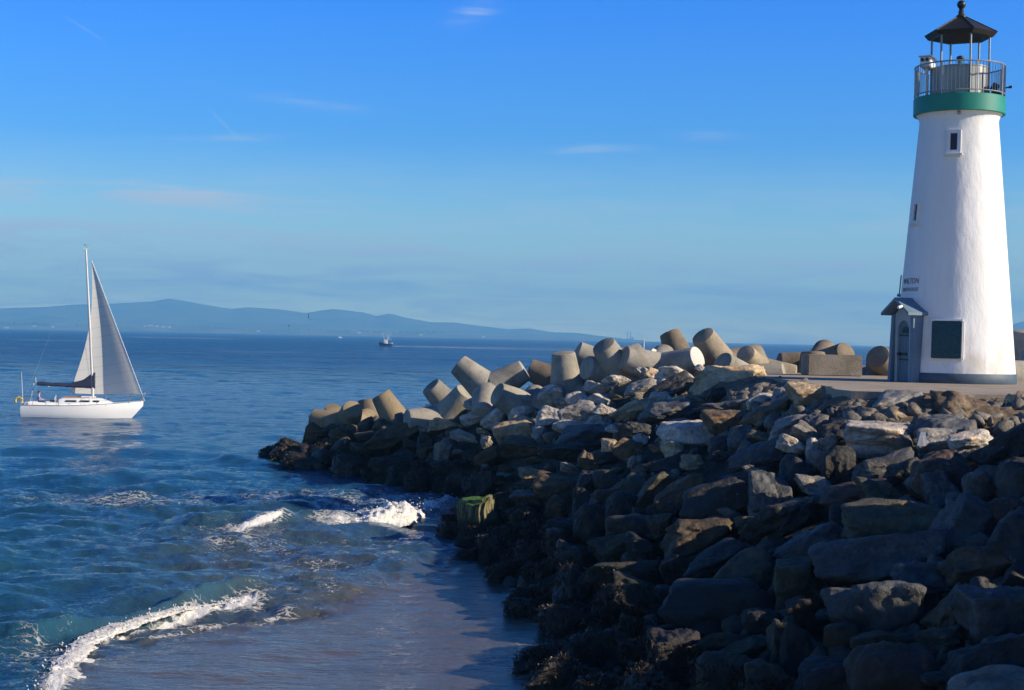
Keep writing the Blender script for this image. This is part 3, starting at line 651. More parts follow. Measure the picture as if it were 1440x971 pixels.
prof += [(TR(8.75), 8.75), (TR(8.75)+.02, 8.85), (TR(8.75)+.06, 8.93), (TR(8.75)+.13, 9.0), (TR(8.75)+.14, 9.06)]
bm = bmesh.new(); lathe(bm, prof, 96)
bm_obj('tower_wall', bm, M_TOW, LH, True)
bm = bmesh.new(); lathe(bm, [(2.035, 0), (2.045, .02), (2.035, .31), (2.02, .33)], 96); bm_obj('base_band', bm, M_BASE, LH, True)
GZ0, GZ1, GR = 9.0, 9.56, 1.50
bm = bmesh.new(); lathe(bm, [(1.30, GZ0), (GR-.02, GZ0-.02), (GR, GZ0), (GR, GZ1-.02), (GR-.02, GZ1), (.5, GZ1)], 96); bm_obj('gallery', bm, M_GREEN, LH, True)
bm = bmesh.new(); zt, zb, r = GZ1+1.05, GZ1+.10, GR-.03
torus(bm, r, .026, zt, 72, 6); torus(bm, r, .022, zb, 72, 6)
for k in range(72):
    a = 2*PI*k/72; c_, s_ = math.cos(a), math.sin(a); tube(bm, [(r*c_, r*s_, zb), (r*c_, r*s_, zt)], .015, 4, False)
bm_obj('railing', bm, M_STEEL, LH, True)
for k in range(8):
    a = 2*PI*(k+.5)/8; bm = bmesh.new(); box(bm, (0, 0, 0), (.03, .05, 1.08), 0, Matrix.Translation((r*math.cos(a), r*math.sin(a), GZ1+.53)) @ Matrix.Rotation(a, 4, 'Z'))
    bm_obj('railing_post', bm, M_STEEL, LH)
# lantern housing with panel joints
bm = bmesh.new(); n = 20
lathe(bm, [(.90, GZ1-.02), (.92, GZ1+.02), (.92, GZ1+.98), (.94, GZ1+1.0), (.94, GZ1+1.03), (.05, GZ1+1.12)], n)
for k in range(n):
    a = 2*PI*(k+.5)/n; box(bm, (0, 0, 0), (.03, .05, .95), 0, Matrix.Translation((.912*math.cos(a+PI/n), .912*math.sin(a+PI/n), GZ1+.5)) @ Matrix.Rotation(a+PI/n, 4, 'Z'))
bm_obj('lantern_housing', bm, M_DRUM, LH)
bm = bmesh.new(); lathe(bm, [(.13, GZ1+1.05), (.15, GZ1+1.08), (.12, GZ1+1.16), (.09, GZ1+1.18)], 20); lathe(bm, [(.085, GZ1+1.34), (.125, GZ1+1.36), (.125, GZ1+1.42), (.05, GZ1+1.46)], 20)
for k in range(6): a = PI*k/3; tube(bm, [(.09*math.cos(a), .09*math.sin(a), GZ1+1.17), (.09*math.cos(a), .09*math.sin(a), GZ1+1.36)], .008, 4)
be = bm_obj('beacon', bm, M_BRONZE, LH); bm = bmesh.new(); lathe(bm, [(.06, GZ1+1.2), (.075, GZ1+1.24), (.075, GZ1+1.32), (.05, GZ1+1.35)], 16); bm_obj('lens', bm, glass_mat('green_lens', (.03, .25, .15)), be, True)
# hexagonal posts and roof. angle measured from the viewer side (-Y) towards +X
def vdir(deg): return Vector((math.sin(R_(deg)), -math.cos(R_(deg)), 0))
for k in range(6):
    d = vdir(80+60*k)*.95; bm = bmesh.new(); tube(bm, [d+Vector((0, 0, GZ1)), d+Vector((0, 0, 11.66))], .035, 10); bm_obj('post', bm, M_POST, LH, True)
bm = bmesh.new(); E0, E1, AP = 11.60, 11.74, 12.33
lo_, hi_, in_ = [], [], []
for k in range(6):
    d = vdir(80+60*k); lo_.append(bm.verts.new(d*1.08+Vector((0, 0, E0)))); hi_.append(bm.verts.new(d*1.20+Vector((0, 0, E1)))); in_.append(bm.verts.new(d*.13+Vector((0, 0, AP))))
for k in range(6):
    j = (k+1) % 6; bm.faces.new((lo_[k], lo_[j], hi_[j], hi_[k])); bm.faces.new((hi_[k], hi_[j], in_[j], in_[k]))
bm.faces.new(in_)
und = bm.verts.new((0, 0, E0+.32)); [bm.faces.new((lo_[(k+1) % 6], lo_[k], und)) for k in range(6)]
for k in range(6): tube(bm, [hi_[k].co+Vector((0, 0, .012)), in_[k].co+Vector((0, 0, .012))], .018, 5)
roof = bm_obj('lantern_roof', bm, M_BRONZE, LH)
bm = bmesh.new(); lathe(bm, [(.17, 12.30), (.17, 12.36), (.09, 12.42), (.10, 12.50), (.065, 12.56), (.085, 12.60), (.06, 12.62)] + [(max(.004, .145*math.sin(PI*t_)), 12.745-.145*math.cos(PI*t_)) for t_ in [.15+.85*i/10 for i in range(11)]], 28)
bm_obj('finial', bm, M_BRONZE, roof, True)
# fog horn on a white post, dark floodlight box, side arm
d = vdir(-72)*1.12
bm = bmesh.new(); box(bm, (0, 0, 0), (.36, .5, .34), .02, Matrix.Translation(d+Vector((.02, 0, GZ1+1.16))) @ Matrix.Rotation(R_(-20), 4, 'Z') @ Matrix.Rotation(R_(-8), 4, 'X'))
box(bm, (0, 0, 0), (.44, .58, .03), 0, Matrix.Translation(d+Vector((.02, 0, GZ1+1.35))) @ Matrix.Rotation(R_(-20), 4, 'Z') @ Matrix.Rotation(R_(-8), 4, 'X'))
fh = bm_obj('fog_horn', bm, M_TRIM, LH); bm = bmesh.new(); tube(bm, [d+Vector((0, 0, GZ1)), d+Vector((0, 0, GZ1+1.0))], .045, 10); bm_obj('horn_post', bm, M_TRIM, fh, True)
for k in (-1, 1):
    bm = bmesh.new(); q = d+Vector((.02, 0, GZ1+1.20)) + Matrix.Rotation(R_(-20), 3, 'Z')@Vector((k*.085, -.262, .06)); tube(bm, [q, q+Vector((-.02, -.03, 0))], .06, 14); bm_obj('horn_mouth', bm, M_DARK, fh)
d = vdir(75)*1.22; bm = bmesh.new(); box(bm, (0, 0, 0), (.24, .34, .26), .02, Matrix.Translation(d+Vector((-.05, 0, GZ1+.30))) @ Matrix.Rotation(R_(30), 4, 'Y')); box(bm, (d.x, d.y, GZ1+.08), (.3, .3, .14))
bm_obj('floodlight', bm, M_DARK, LH)
d = vdir(88); bm = bmesh.new(); tube(bm, [d*1.45+Vector((0, 0, GZ1+.33)), d*1.62+Vector((0, 0, GZ1+.35))], .025, 8); tube(bm, [d*1.58+Vector((0, 0, GZ1+.35)), d*1.68+Vector((0, 0, GZ1+.36))], .045, 8); bm_obj('side_lamp', bm, M_DARK, LH)
bm = bmesh.new(); tube(bm, [vdir(0)*1.33+Vector((0, 0, 8.95)), vdir(0)*1.42+Vector((0, 0, 8.88))], .06, 12); bm_obj('sensor', bm, M_DRUM, LH)
# windows
def window(deg, zc, w, h, sill=True, col=(.02, .022, .03)):
    e = Matrix.Rotation(R_(deg), 4, 'Z'); Rr = TR(zc); tl = math.atan(.0852)
    M = e @ Matrix.Translation((0, -Rr, zc)) @ Matrix.Rotation(-tl, 4, 'X'); f = .12 if w > .4 else .085
    bm = bmesh.new()
    for sx in (-1, 1): box(bm, (sx*(w/2-f/2), 0, 0), (f, .14, h-.004), .006, M)
    for sz in (-1, 1): box(bm, (0, -.001, sz*(h/2-f/2)), (w-2*f, .13, f), .004, M)
    wi = bm_obj('window', bm, M_TRIM, LH)
    bm = bmesh.new(); box(bm, (0, .022, 0), (w-2*f, .05, h-2*f), 0, M); bm_obj('pane', bm, glass_mat('window_glass', col), wi)
    bm = bmesh.new(); box(bm, (0, -.03, 0), (w-2*f, .02, .025), 0, M); bm_obj('glazing_bar', bm, M_DARK, wi)
    if sill: bm = bmesh.new(); box(bm, (0, -.05, -h/2-.03), (w+.12, .2, .05), .01, M); box(bm, (0, -.03, -h/2-.075), (w+.02, .15, .04), .01, M); bm_obj('sill', bm, M_TRIM, wi)
window(-6, 7.95, .46, .80, col=(.05, .03, .025)); window(-56, 5.66, .34, .72)
# big framed dark green panel
zc, w, h = 1.42, .93, 1.22; Rr = TR(zc); M = Matrix.Rotation(R_(-7), 4, 'Z') @ Matrix.Translation((0, -Rr-.012, zc)) @ Matrix.Rotation(-.085, 4, 'X')
bm = bmesh.new(); box(bm, (0, .05, 0), (w+.16, .22, h+.14), .05, M); pn = bm_obj('plaque_frame', bm, M_TRIM, LH)
mg, tg, bg_ = new_mat('green_panel'); wp = tg.add('ShaderNodeTexCoord').outputs['Object']; cc = tg.mix(tg.rng(tg.noise(tg.mapping(wp, (3, 3, 3)), 2.2, 6, .7), .4, .7), (.004, .018, .013, 1), (.008, .040, .026, 1))
tg.l.new(cc, bg_.inputs['Base Color']); bg_.inputs['Roughness'].default_value = .22
bm = bmesh.new(); box(bm, (0, -.075, 0), (w-.02, .04, h-.02), .01, M); bm_obj('plaque_glass', bm, mg, pn)
bm = bmesh.new(); [box(bm, (sx*(w/2-.012), -.098, 0), (.03, .02, h-.03), 0, M) for sx in (-1, 1)]; [box(bm, (0, -.098, sz*(h/2-.012)), (w-.09, .02, .03), 0, M) for sz in (-1, 1)]; bm_obj('plaque_rim', bm, M_DARK, pn)
# pipe on the far left side
bm = bmesh.new(); q = lambda z_, o_: vdir(-86)*(TR(z_)+o_)+Vector((0, 0, z_)); tube(bm, [q(2.95, .05), q(3.6, .05)], .022, 8); tube(bm, [q(2.9, .0), q(2.92, .12)], .05, 8); bm_obj('drain_pipe', bm, M_BLUEGREY, LH)
# porch
PA = -50; PM = Matrix.Rotation(R_(PA), 4, 'Z')          # porch frame: x across, -y out
yo = -2.18; yb = -1.55
def pbox(bm, x, y0, y1, z0, z1, w, bev=0): box(bm, (x, (y0+y1)/2, (z0+z1)/2), (w, abs(y1-y0), z1-z0), bev, PM)
bm = bmesh.new()
pbox(bm, -.42, yo+.22, yb, 0, 2.25, .05)
for sx in (-1, 1):
    r_ = box(bm, (sx*.50, (yo+yb)/2, 1.12), (.15, abs(yo-yb), 2.24), .01, None)
    for v in r_:
        v.co.x += sx*(.06*(1-v.co.z/2.24) - 0)
        v.co.y -= .07*(1-v.co.z/2.24) if v.co.y < (yo+yb)/2 else 0
    bmesh.ops.transform(bm, matrix=PM, verts=r_)
po = bm_obj('porch', bm, M_BLUEGREY, LH)
# arched opening panel
bm = bmesh.new(); aw, ah = .30, 1.74
outer = [(-.43, 0), (-.43, 2.26), (0, 2.60), (.43, 2.26), (.43, 0)]
arch = [(aw, 0)] + [(aw*math.cos(t_), ah+aw*math.sin(t_)) for t_ in [PI*i/14 for i in range(15)]] + [(-aw, 0)]
loop = outer + arch; yf = yo+.06
f1 = [bm.verts.new(PM@Vector((x, yf, z_))) for x, z_ in loop]; f2 = [bm.verts.new(PM@Vector((x, yf+.12, z_))) for x, z_ in loop]
bm.faces.new(f1); bm.faces.new(list(reversed(f2)))
for i in range(len(loop)): j = (i+1) % len(loop); bm.faces.new((f1[i], f1[j], f2[j], f2[i]))
bm_obj('porch_front', bm, P('pale_porch_paint', (.34, .39, .42), .6, var=.1), LH)
bm = bmesh.new(); dl = [(-aw+.004, 0.02)] + [((aw-.004)*math.cos(t_), ah+(aw-.004)*math.sin(t_)) for t_ in [PI-PI*i/14 for i in range(15)]] + [(aw-.004, 0.02)]
yd = yf+.07; g1 = [bm.verts.new(PM@Vector((x, yd, z_))) for x, z_ in dl]; g2 = [bm.verts.new(PM@Vector((x, yd+.05, z_))) for x, z_ in dl]; bm.faces.new(g1); bm.faces.new(list(reversed(g2)))
for i in range(len(dl)): j = (i+1) % len(dl); bm.faces.new((g1[i], g1[j], g2[j], g2[i]))
for x in (-.2, -.07, .07, .2): pbox(bm, x, yd-.006, yd, .05, 1.9, .012)
dr = bm_obj('door', bm, M_DOOR, LH)
for z_ in (.72, 1.52): bm = bmesh.new(); pbox(bm, 0, yd-.03, yd-.01, z_, z_+.05, .52); bm_obj('hinge_strap', bm, M_DARK, dr)
bm = bmesh.new(); pbox(bm, -.05, yd-.045, yd-.02, .88, .97, .36); pbox(bm, -.22, yd-.11, yd-.04, .88, .98, .1); bm_obj('handle', bm, M_DARK, dr)
bm = bmesh.new(); ar = [bm.verts.new(PM@Vector((.04+.2*math.cos(t_), yd-.012, 1.62+.22*math.sin(t_)))) for t_ in [PI*i/12 for i in range(13)]]; bm.faces.new(ar); bmesh.ops.solidify(bm, geom=bm.faces[:], thickness=.01); bm_obj('door_emblem', bm, P('door_green', (.03, .13, .10), .5), dr)
# gable roof of the porch
bm = bmesh.new(); ra, re, rz0, rz1 = 2.80, .72, 2.30, .09
for sx in (-1, 1):
    v = []
    for (x, z_) in ((0, ra), (sx*re, rz0), (sx*re, rz0-rz1), (0, ra-rz1-.02)):
        v.append((bm.verts.new(PM@Vector((x, yo-.32, z_))), bm.verts.new(PM@Vector((x, -1.35, z_)))))
    for i in range(4): j = (i+1) % 4; bm.faces.new((v[i][0], v[j][0], v[j][1], v[i][1]))
    bm.faces.new([a[0] for a in v]); bm.faces.new([a[1] for a in v][::-1])
pr = bm_obj('porch_roof', bm, M_BLUEGREY, LH)
bm = bmesh.new(); c_ = PM@Vector((.40, yo-.34, 2.50)); tube(bm, [c_, c_+PM.to_3x3()@Vector((.02, -.16, -.05))], .05, 10); bm_obj('porch_lamp', bm, M_TRIM, pr)
# lettering wrapped on the wall
def letter(txt, size, zc, wid):
    cu = bpy.data.curves.new('txt', 'FONT'); cu.body = txt; cu.size = size; cu.align_x = 'CENTER'; cu.align_y = 'CENTER'; cu.resolution_u = 4; cu.extrude = .004
    tmp = bpy.data.objects.new('txt', cu); COL.objects.link(tmp); dg = bpy.context.evaluated_depsgraph_get(); me = bpy.data.meshes.new_from_object(tmp.evaluated_get(dg)); bpy.data.objects.remove(tmp)
    xs = [v.co.x for v in me.vertices]; k = wid/(max(xs)-min(xs))
    for v in me.vertices:
        z_ = zc+v.co.y; r_ = TR(z_)+.006+v.co.z; a = R_(-57)+v.co.x*k/TR(z_); v.co = Vector((math.sin(a)*r_, -math.cos(a)*r_, z_))
    me.materials.clear(); me.materials.append(P('letter_paint', (.16, .12, .09), .6)); o = bpy.data.objects.new('lettering', me); COL.objects.link(o); o.parent = LH
letter('WALTON', .27, 3.36, .94); letter('LIGHTHOUSE', .17, 3.08, .94)

# ---------------------------------------------------------------- sailing boat
M_HULL = P('white_gelcoat', (.80, .80, .79), .3, var=.04, scale=1)
M_ANTI = P('rust_red_bottom_paint', (.12, .045, .02), .6, var=.2)
M_NAVY = P('navy_canvas', (.012, .018, .055), .8, var=.2)
M_ALU = P('white_spar', (.62, .62, .60), .35, .2, var=.05)
M_TEAK = P('teak', (.38, .17, .08), .6)
M_WIN = glass_mat('dark_port', (.01, .01, .012), .15)
SB = empty('sailboat'); tag(SB, 'white sailing yacht with a tall pale headsail and navy boom cover', 'sailboat')
SP = at_z(20, 588, 0); HD = R_(14); SB.location = (SP.x+.1, SP.y+1.2, 0); SB.rotation_euler = (0, 0, HD); SB.scale = (.965,)*3
st = [(0, .98, .80, .93), (.08, 1.1, .92, .93), (.25, 1.36, 1.2, .93), (.45, 1.48, 1.32, .97), (.62, 1.33, 1.1, 1.05), (.78, .92, .68, 1.14), (.9, .45, .25, 1.23), (.985, .05, .02, 1.30)]
L = 9.1; secs = []
for tt, bd, bw, zd in st:
    xw = tt*L; ov = .95*max(0, (tt-.6)/.4)**1.6       # raked stem
    xs_ = .28*(1-tt)*(tt < .3)                        # reverse counter
    secs.append([(xw+.02, bd, zd), (xw-.01*0, bd*.99, zd*.72), (xw-ov*.45, (bd+bw)/2*1.0, zd*.36), (xw-ov*.85+xs_*.2, bw, .06), (xw-ov, bw*.9, -.08), (xw-ov*1.2, bw*.55, -.3), (xw-ov*1.3, .0, -.42)])
def hullmesh(a, b_, name, mat, par, close=False):
    bm = bmesh.new(); G = []
    for s_ in secs:
        row = [Vector((x, -y, z_)) for x, y, z_ in s_[a:b_]]; rowp = [Vector((x, y, z_)) for x, y, z_ in s_[a:b_]]
        G.append(([bm.verts.new(v) for v in row], [bm.verts.new(v) for v in rowp]))
    for i in range(len(G)-1):
        for side in (0, 1):
            for k in range(b_-a-1): bm.faces.new((G[i][side][k], G[i+1][side][k], G[i+1][side][k+1], G[i][side][k+1]))
    for e in (0, -1):
        for k in range(b_-a-1): bm.faces.new((G[e][0][k], G[e][0][k+1], G[e][1][k+1], G[e][1][k]))
    bmesh.ops.remove_doubles(bm, verts=bm.verts, dist=.002)
    return bm_obj(name, bm, mat, par, True)
hull = hullmesh(0, 5, 'hull', M_HULL, SB); hullmesh(4, 7, 'antifouling', M_ANTI, SB)
bm = bmesh.new()
for i in range(len(st)-1):
    a = secs[i][0]; b_ = secs[i+1][0]; bm.faces.new([bm.verts.new(v) for v in ((a[0], -a[1]+.01, a[2]), (b_[0], -b_[1]+.01, b_[2]), (b_[0], 0, b_[2]+.05), (a[0], 0, a[2]+.05))]); bm.faces.new([bm.verts.new(v) for v in ((a[0], a[1]-.01, a[2]), (a[0], 0, a[2]+.05), (b_[0], 0, b_[2]+.05), (b_[0], b_[1]-.01, b_[2]))])
bmesh.ops.remove_doubles(bm, verts=bm.verts, dist=.005); bm_obj('deck', bm, M_HULL, SB, True)
bm = bmesh.new()
for sy in (-1, 1): tube(bm, [(s_[0][0], sy*s_[0][1], s_[0][2]+.015) for s_ in secs], .022, 6)
bm_obj('toe_rail', bm, P('rail_grey', (.25, .25, .25), .5), SB, True)
# cabin trunk
bm = bmesh.new(); cs = [(2.75, .80, 1.42), (3.1, .84, 1.52), (5.0, .82, 1.52), (5.9, .68, 1.47), (6.75, .50, 1.16)]; G = []
for x, hw, zt in cs: G.append([bm.verts.new(v) for v in ((x, -hw-.10, .93), (x, -hw, zt-.05), (x, -hw*.7, zt), (x, hw*.7, zt), (x, hw, zt-.05), (x, hw+.10, .93))])
for i in range(4):
    for k in range(5): bm.faces.new((G[i][k], G[i+1][k], G[i+1][k+1], G[i][k+1]))
bm.faces.new(G[0]); bm.faces.new(G[-1]); cab = bm_obj('cabin', bm, M_HULL, SB, True)
for x0, x1 in ((3.25, 4.05), (4.3, 5.0), (5.25, 5.72)):
    bm = bmesh.new(); box(bm, ((x0+x1)/2, -.915+.10*max(0, (x1-4.9)), 1.29), (x1-x0, .05, .13), .015); bm_obj('port_light', bm, M_WIN, cab)
bm = bmesh.new(); box(bm, (4.0, -.55, 1.55), (1.9, .05, .05)); box(bm, (4.0, .55, 1.55), (1.9, .05, .05)); bm_obj('grab_rail', bm, M_TEAK, cab)
bm = bmesh.new(); box(bm, (4.9, 0, 1.57), (1.1, .6, .10), .03); bm_obj('hatch', bm, M_HULL, cab)
bm = bmesh.new()
for sy in (-1, 1): box(bm, (1.6, sy*.78, 1.05), (2.3, .14, .24), .04)
box(bm, (.35, 0, 1.03), (.2, 1.5, .2), .04); bm_obj('cockpit_coaming', bm, M_HULL, SB)
bm = bmesh.new(); hp = [(2.55, 1.05), (2.45, 1.45), (2.62, 1.63), (3.05, 1.66)]
tube(bm, [(2.5, -.7, 1.1), (2.45, -.68, 1.45), (2.5, -.5, 1.62), (2.5, .5, 1.62), (2.45, .68, 1.45), (2.5, .7, 1.1)], .035, 6); bm_obj('spray_hood_frame', bm, M_ALU, SB)
bm = bmesh.new(); box(bm, (2.78, 0, 1.30), (.06, .75, .42), .01); bm_obj('companionway', bm, M_WIN, cab)
bm = bmesh.new(); box(bm, (2.3, -.55, 1.28), (.5, .3, .14), .06); bm_obj('rope_bag', bm, M_NAVY, SB)
# rig
MX = 5.25; mh = 12.85
bm = bmesh.new(); tube(bm, [(MX, 0, 1.2), (MX-.36, 0, 7), (MX-.75, 0, mh)], [.10, .095, .07], 12); box(bm, (MX-.75, 0, mh+.02), (.42, .08, .08), .01); mast = bm_obj('mast', bm, M_ALU, SB, True)
bm = bmesh.new(); tube(bm, [(MX-.38, -.62, 7.3), (MX-.38, .62, 7.3)], .022, 6); bm_obj('spreader', bm, M_ALU, mast)
bm = bmesh.new(); tube(bm, [(MX-.7, 0, mh), (MX-.7, 0, mh+.32)], .010, 4); tube(bm, [(MX-.88, 0, mh+.32), (MX-.48, 0, mh+.32)], .008, 4); box(bm, (MX-.85, 0, mh+.32), (.12, .01, .06)); bm_obj('wind_vane', bm, M_DARK, mast)
bm = bmesh.new(); tube(bm, [(MX-.1, 0, 2.32), (1.05, 0, 2.52)], .06, 8); bm_obj('boom', bm, M_ALU, SB, True)
bm = bmesh.new(); n = 26; G = []
for i in range(n+1):
    u = i/n; x = MX+.12-u*(MX+.12-1.12); zb_ = 2.20+.22*u; ht = .28+.95*math.exp(-(u/.22)**1.5)*1.05+.04*math.sin(u*23)*.6; hw = .13+.06*(1-u)
    G.append([bm.verts.new((x, hw*math.cos(t_)*(1 if math.sin(t_) < 0 else .7), zb_+ht/2+ht/2*math.sin(t_)+.012*math.sin(9*t_+u*30))) for t_ in [2*PI*k/14 for k in range(14)]])
for i in range(n):
    for k in range(14): bm.faces.new((G[i][k], G[i][(k+1) % 14], G[i+1][(k+1) % 14], G[i+1][k]))
bm.faces.new(G[0]); bm.faces.new(G[-1]); sc_ = bm_obj('sail_cover', bm, M_NAVY, SB, True)
bm = bmesh.new(); box(bm, (1.98, -.06, 2.34), (.1, .16, .05), .01); bm_obj('cover_tie', bm, M_TRIM, sc_)
# headsail
def sail_mat():
    m, t, b = new_mat('sailcloth'); co = t.add('ShaderNodeTexCoord').outputs['Object']
    w = t.add('ShaderNodeTexWave', wave_type='BANDS', bands_direction='Z'); t.l.new(t.mapping(co, (1, 1, 1), (0, R_(12), 0)), w.inputs['Vector']); w.inputs['Scale'].default_value = .42; w.inputs['Distortion'].default_value = 0
    c = t.mix(t.rng(w.outputs['Fac'], .97, 1.0, 0, .35), (.76, .75, .71, 1), (.36, .35, .33, 1)); t.l.new(c, b.inputs['Base Color']); b.inputs['Roughness'].default_value = .75
    tr = t.add('ShaderNodeBsdfTranslucent'); tr.inputs[0].default_value = (.62, .58, .50, 1); mx = t.add('ShaderNodeMixShader'); mx.inputs[0].default_value = .34
    t.l.new(b.outputs[0], mx.inputs[1]); t.l.new(tr.outputs[0], mx.inputs[2]); t.l.new(mx.outputs[0], m.node_tree.nodes['Material Output'].inputs[0]); return m
HDp = Vector((MX-.30, 0, 11.85)); TK = Vector((8.72, 0, 1.85)); CLp = Vector((3.45, .95, 1.82)); nu, nv = 24, 36; bm = bmesh.new(); G = []
for j in range(nv+1):
    v = j/nv; lf = HDp.lerp(TK, v)
    q = v; lx = HDp.lerp(CLp, v); lx.x += .62*math.sin(PI*v)*1.0; lx.y = .95*v**1.1 + .0
    row = []
    for i in range(nu+1):
        u = i/nu; p_ = lf.lerp(lx, u); ch = (lf-lx).length
        cam_ = .17*ch*math.sin(PI*u**.72); p_.y += cam_; p_.z -= .10*math.sin(PI*u)*(v > .9)*(v-.9)*10
        row.append(bm.verts.new(p_))
    G.append(row)
for j in range(nv):
    for i in range(nu): bm.faces.new((G[j][i], G[j+1][i], G[j+1][i+1], G[j][i+1]))
gs = bm_obj('headsail', bm, sail_mat(), SB, True)
bm = bmesh.new(); tube(bm, [TK+Vector((.35, 0, -.55)), HDp+Vector((-.02, 0, .15))], .028, 6); bm_obj('forestay', bm, M_ALU, SB)
def wire(name, pts, r_=.009): bm = bmesh.new(); tube(bm, pts, r_, 4); bm_obj(name, bm, M_STEEL, SB)
wire('backstay', [(MX-.85, 0, mh), (.1, 0, 1.0)], .006); 
for sy in (-1, 1): wire('shroud', [(MX-.7, 0, 12.4), (MX-.38, sy*.62, 7.3), (MX, sy*1.3, 1.0)], .007); wire('shroud', [(MX-.38, 0, 7.2), (MX+.3, sy*1.25, 1.0)], .007)
wire('topping_lift', [(1.05, 0, 2.5), (.95, 0, 3.0)]); bm = bmesh.new(); tube(bm, [(1.05, 0, 2.5), (1.0, 0, 3.02)], .03, 6); bm_obj('boom_end', bm, M_ALU, SB)
wire('mainsheet', [(1.15, 0, 2.45), (.55, -.1, 1.1)], .018)
# pulpit, pushpit, stanchions and lifelines
def rails(name, polys, r_=.016):
    bm = bmesh.new()
    for q in polys: tube(bm, q, r_, 6)
    bm_obj(name, bm, M_STEEL, SB)
rails('pulpit', [[(7.9, -.62, 1.15), (8.1, -.60, 1.78), (8.9, -.12, 1.86), (9.15, 0, 1.9), (8.9, .12, 1.86), (8.1, .60, 1.78), (7.9, .62, 1.15)], [(8.75, -.2, 1.25), (9.15, -.02, 1.9), (9.5, 0, 1.93)], [(8.75, .2, 1.25), (9.15, .02, 1.9)], [(8.7, 0, 1.3), (9.1, 0, 2.0)]], .022)
rails('pushpit', [[(.9, -1.05, .93), (.85, -1.05, 1.52), (.0, -.9, 1.54), (-.05, 0, 1.54), (.0, .9, 1.54), (.85, 1.05, 1.52), (.9, 1.05, .93)], [(.05, -.9, .93), (.0, -.9, 1.54)], [(.05, .9, .93), (.0, .9, 1.54)], [(0, -.9, 1.25), (-.05, 0, 1.25), (0, .9, 1.25)]], .018)
for x, hb in ((2.6, 1.30), (4.4, 1.43), (6.2, 1.18)):
    for sy in (-1, 1): bm = bmesh.new(); tube(bm, [(x, sy*hb, .95), (x, sy*hb, 1.62)], .013, 6); bm_obj('stanchion', bm, M_STEEL, SB)
for sy in (-1, 1):
    for zz in (1.32, 1.6): wire('lifeline', [(.85, sy*1.05, zz-.08), (2.6, sy*1.30, zz), (4.4, sy*1.43, zz), (6.2, sy*1.18, zz+.05), (8.1, sy*.6, zz+.16)], .007)
bm = bmesh.new(); tube(bm, [(.15, -.3, 1.0), (-.0, -.3, 3.4)], [.022, .012], 6); bm_obj('antenna', bm, M_TRIM, SB)
bm = bmesh.new(); tube(bm, [(.62, .4, 1.0), (.85, .4, 2.5)], .012, 6); box(bm, (.80, .4, 2.15), (.08, .08, .18), .02); box(bm, (.86, .4, 2.5), (.1, .08, .1), .02); bm_obj('danbuoy', bm, M_TRIM, SB)
bm = bmesh.new(); torus(bm, .24, .075, 0, 20, 8, a0=R_(-40), a1=R_(220)); bmesh.ops.transform(bm, matrix=Matrix.Translation((-.12, -.75, 1.28)) @ Matrix.Rotation(R_(90), 4, 'X'), verts=bm.verts); bm_obj('life_ring', bm, P('yellow_foam', (.62, .40, .03), .6), SB, True)
bm = bmesh.new(); lathe(bm, [(.02, 0), (.11, .01), (.11, .03), (.02, .04)], 20); bmesh.ops.transform(bm, matrix=Matrix.Translation((-.0, -.28, .55)) @ Matrix.Rotation(R_(-90), 4, 'Y') @ Matrix.Diagonal((1.6, 1, 1, 1)), verts=bm.verts); bm_obj('stern_fitting', bm, M_DARK, hull)

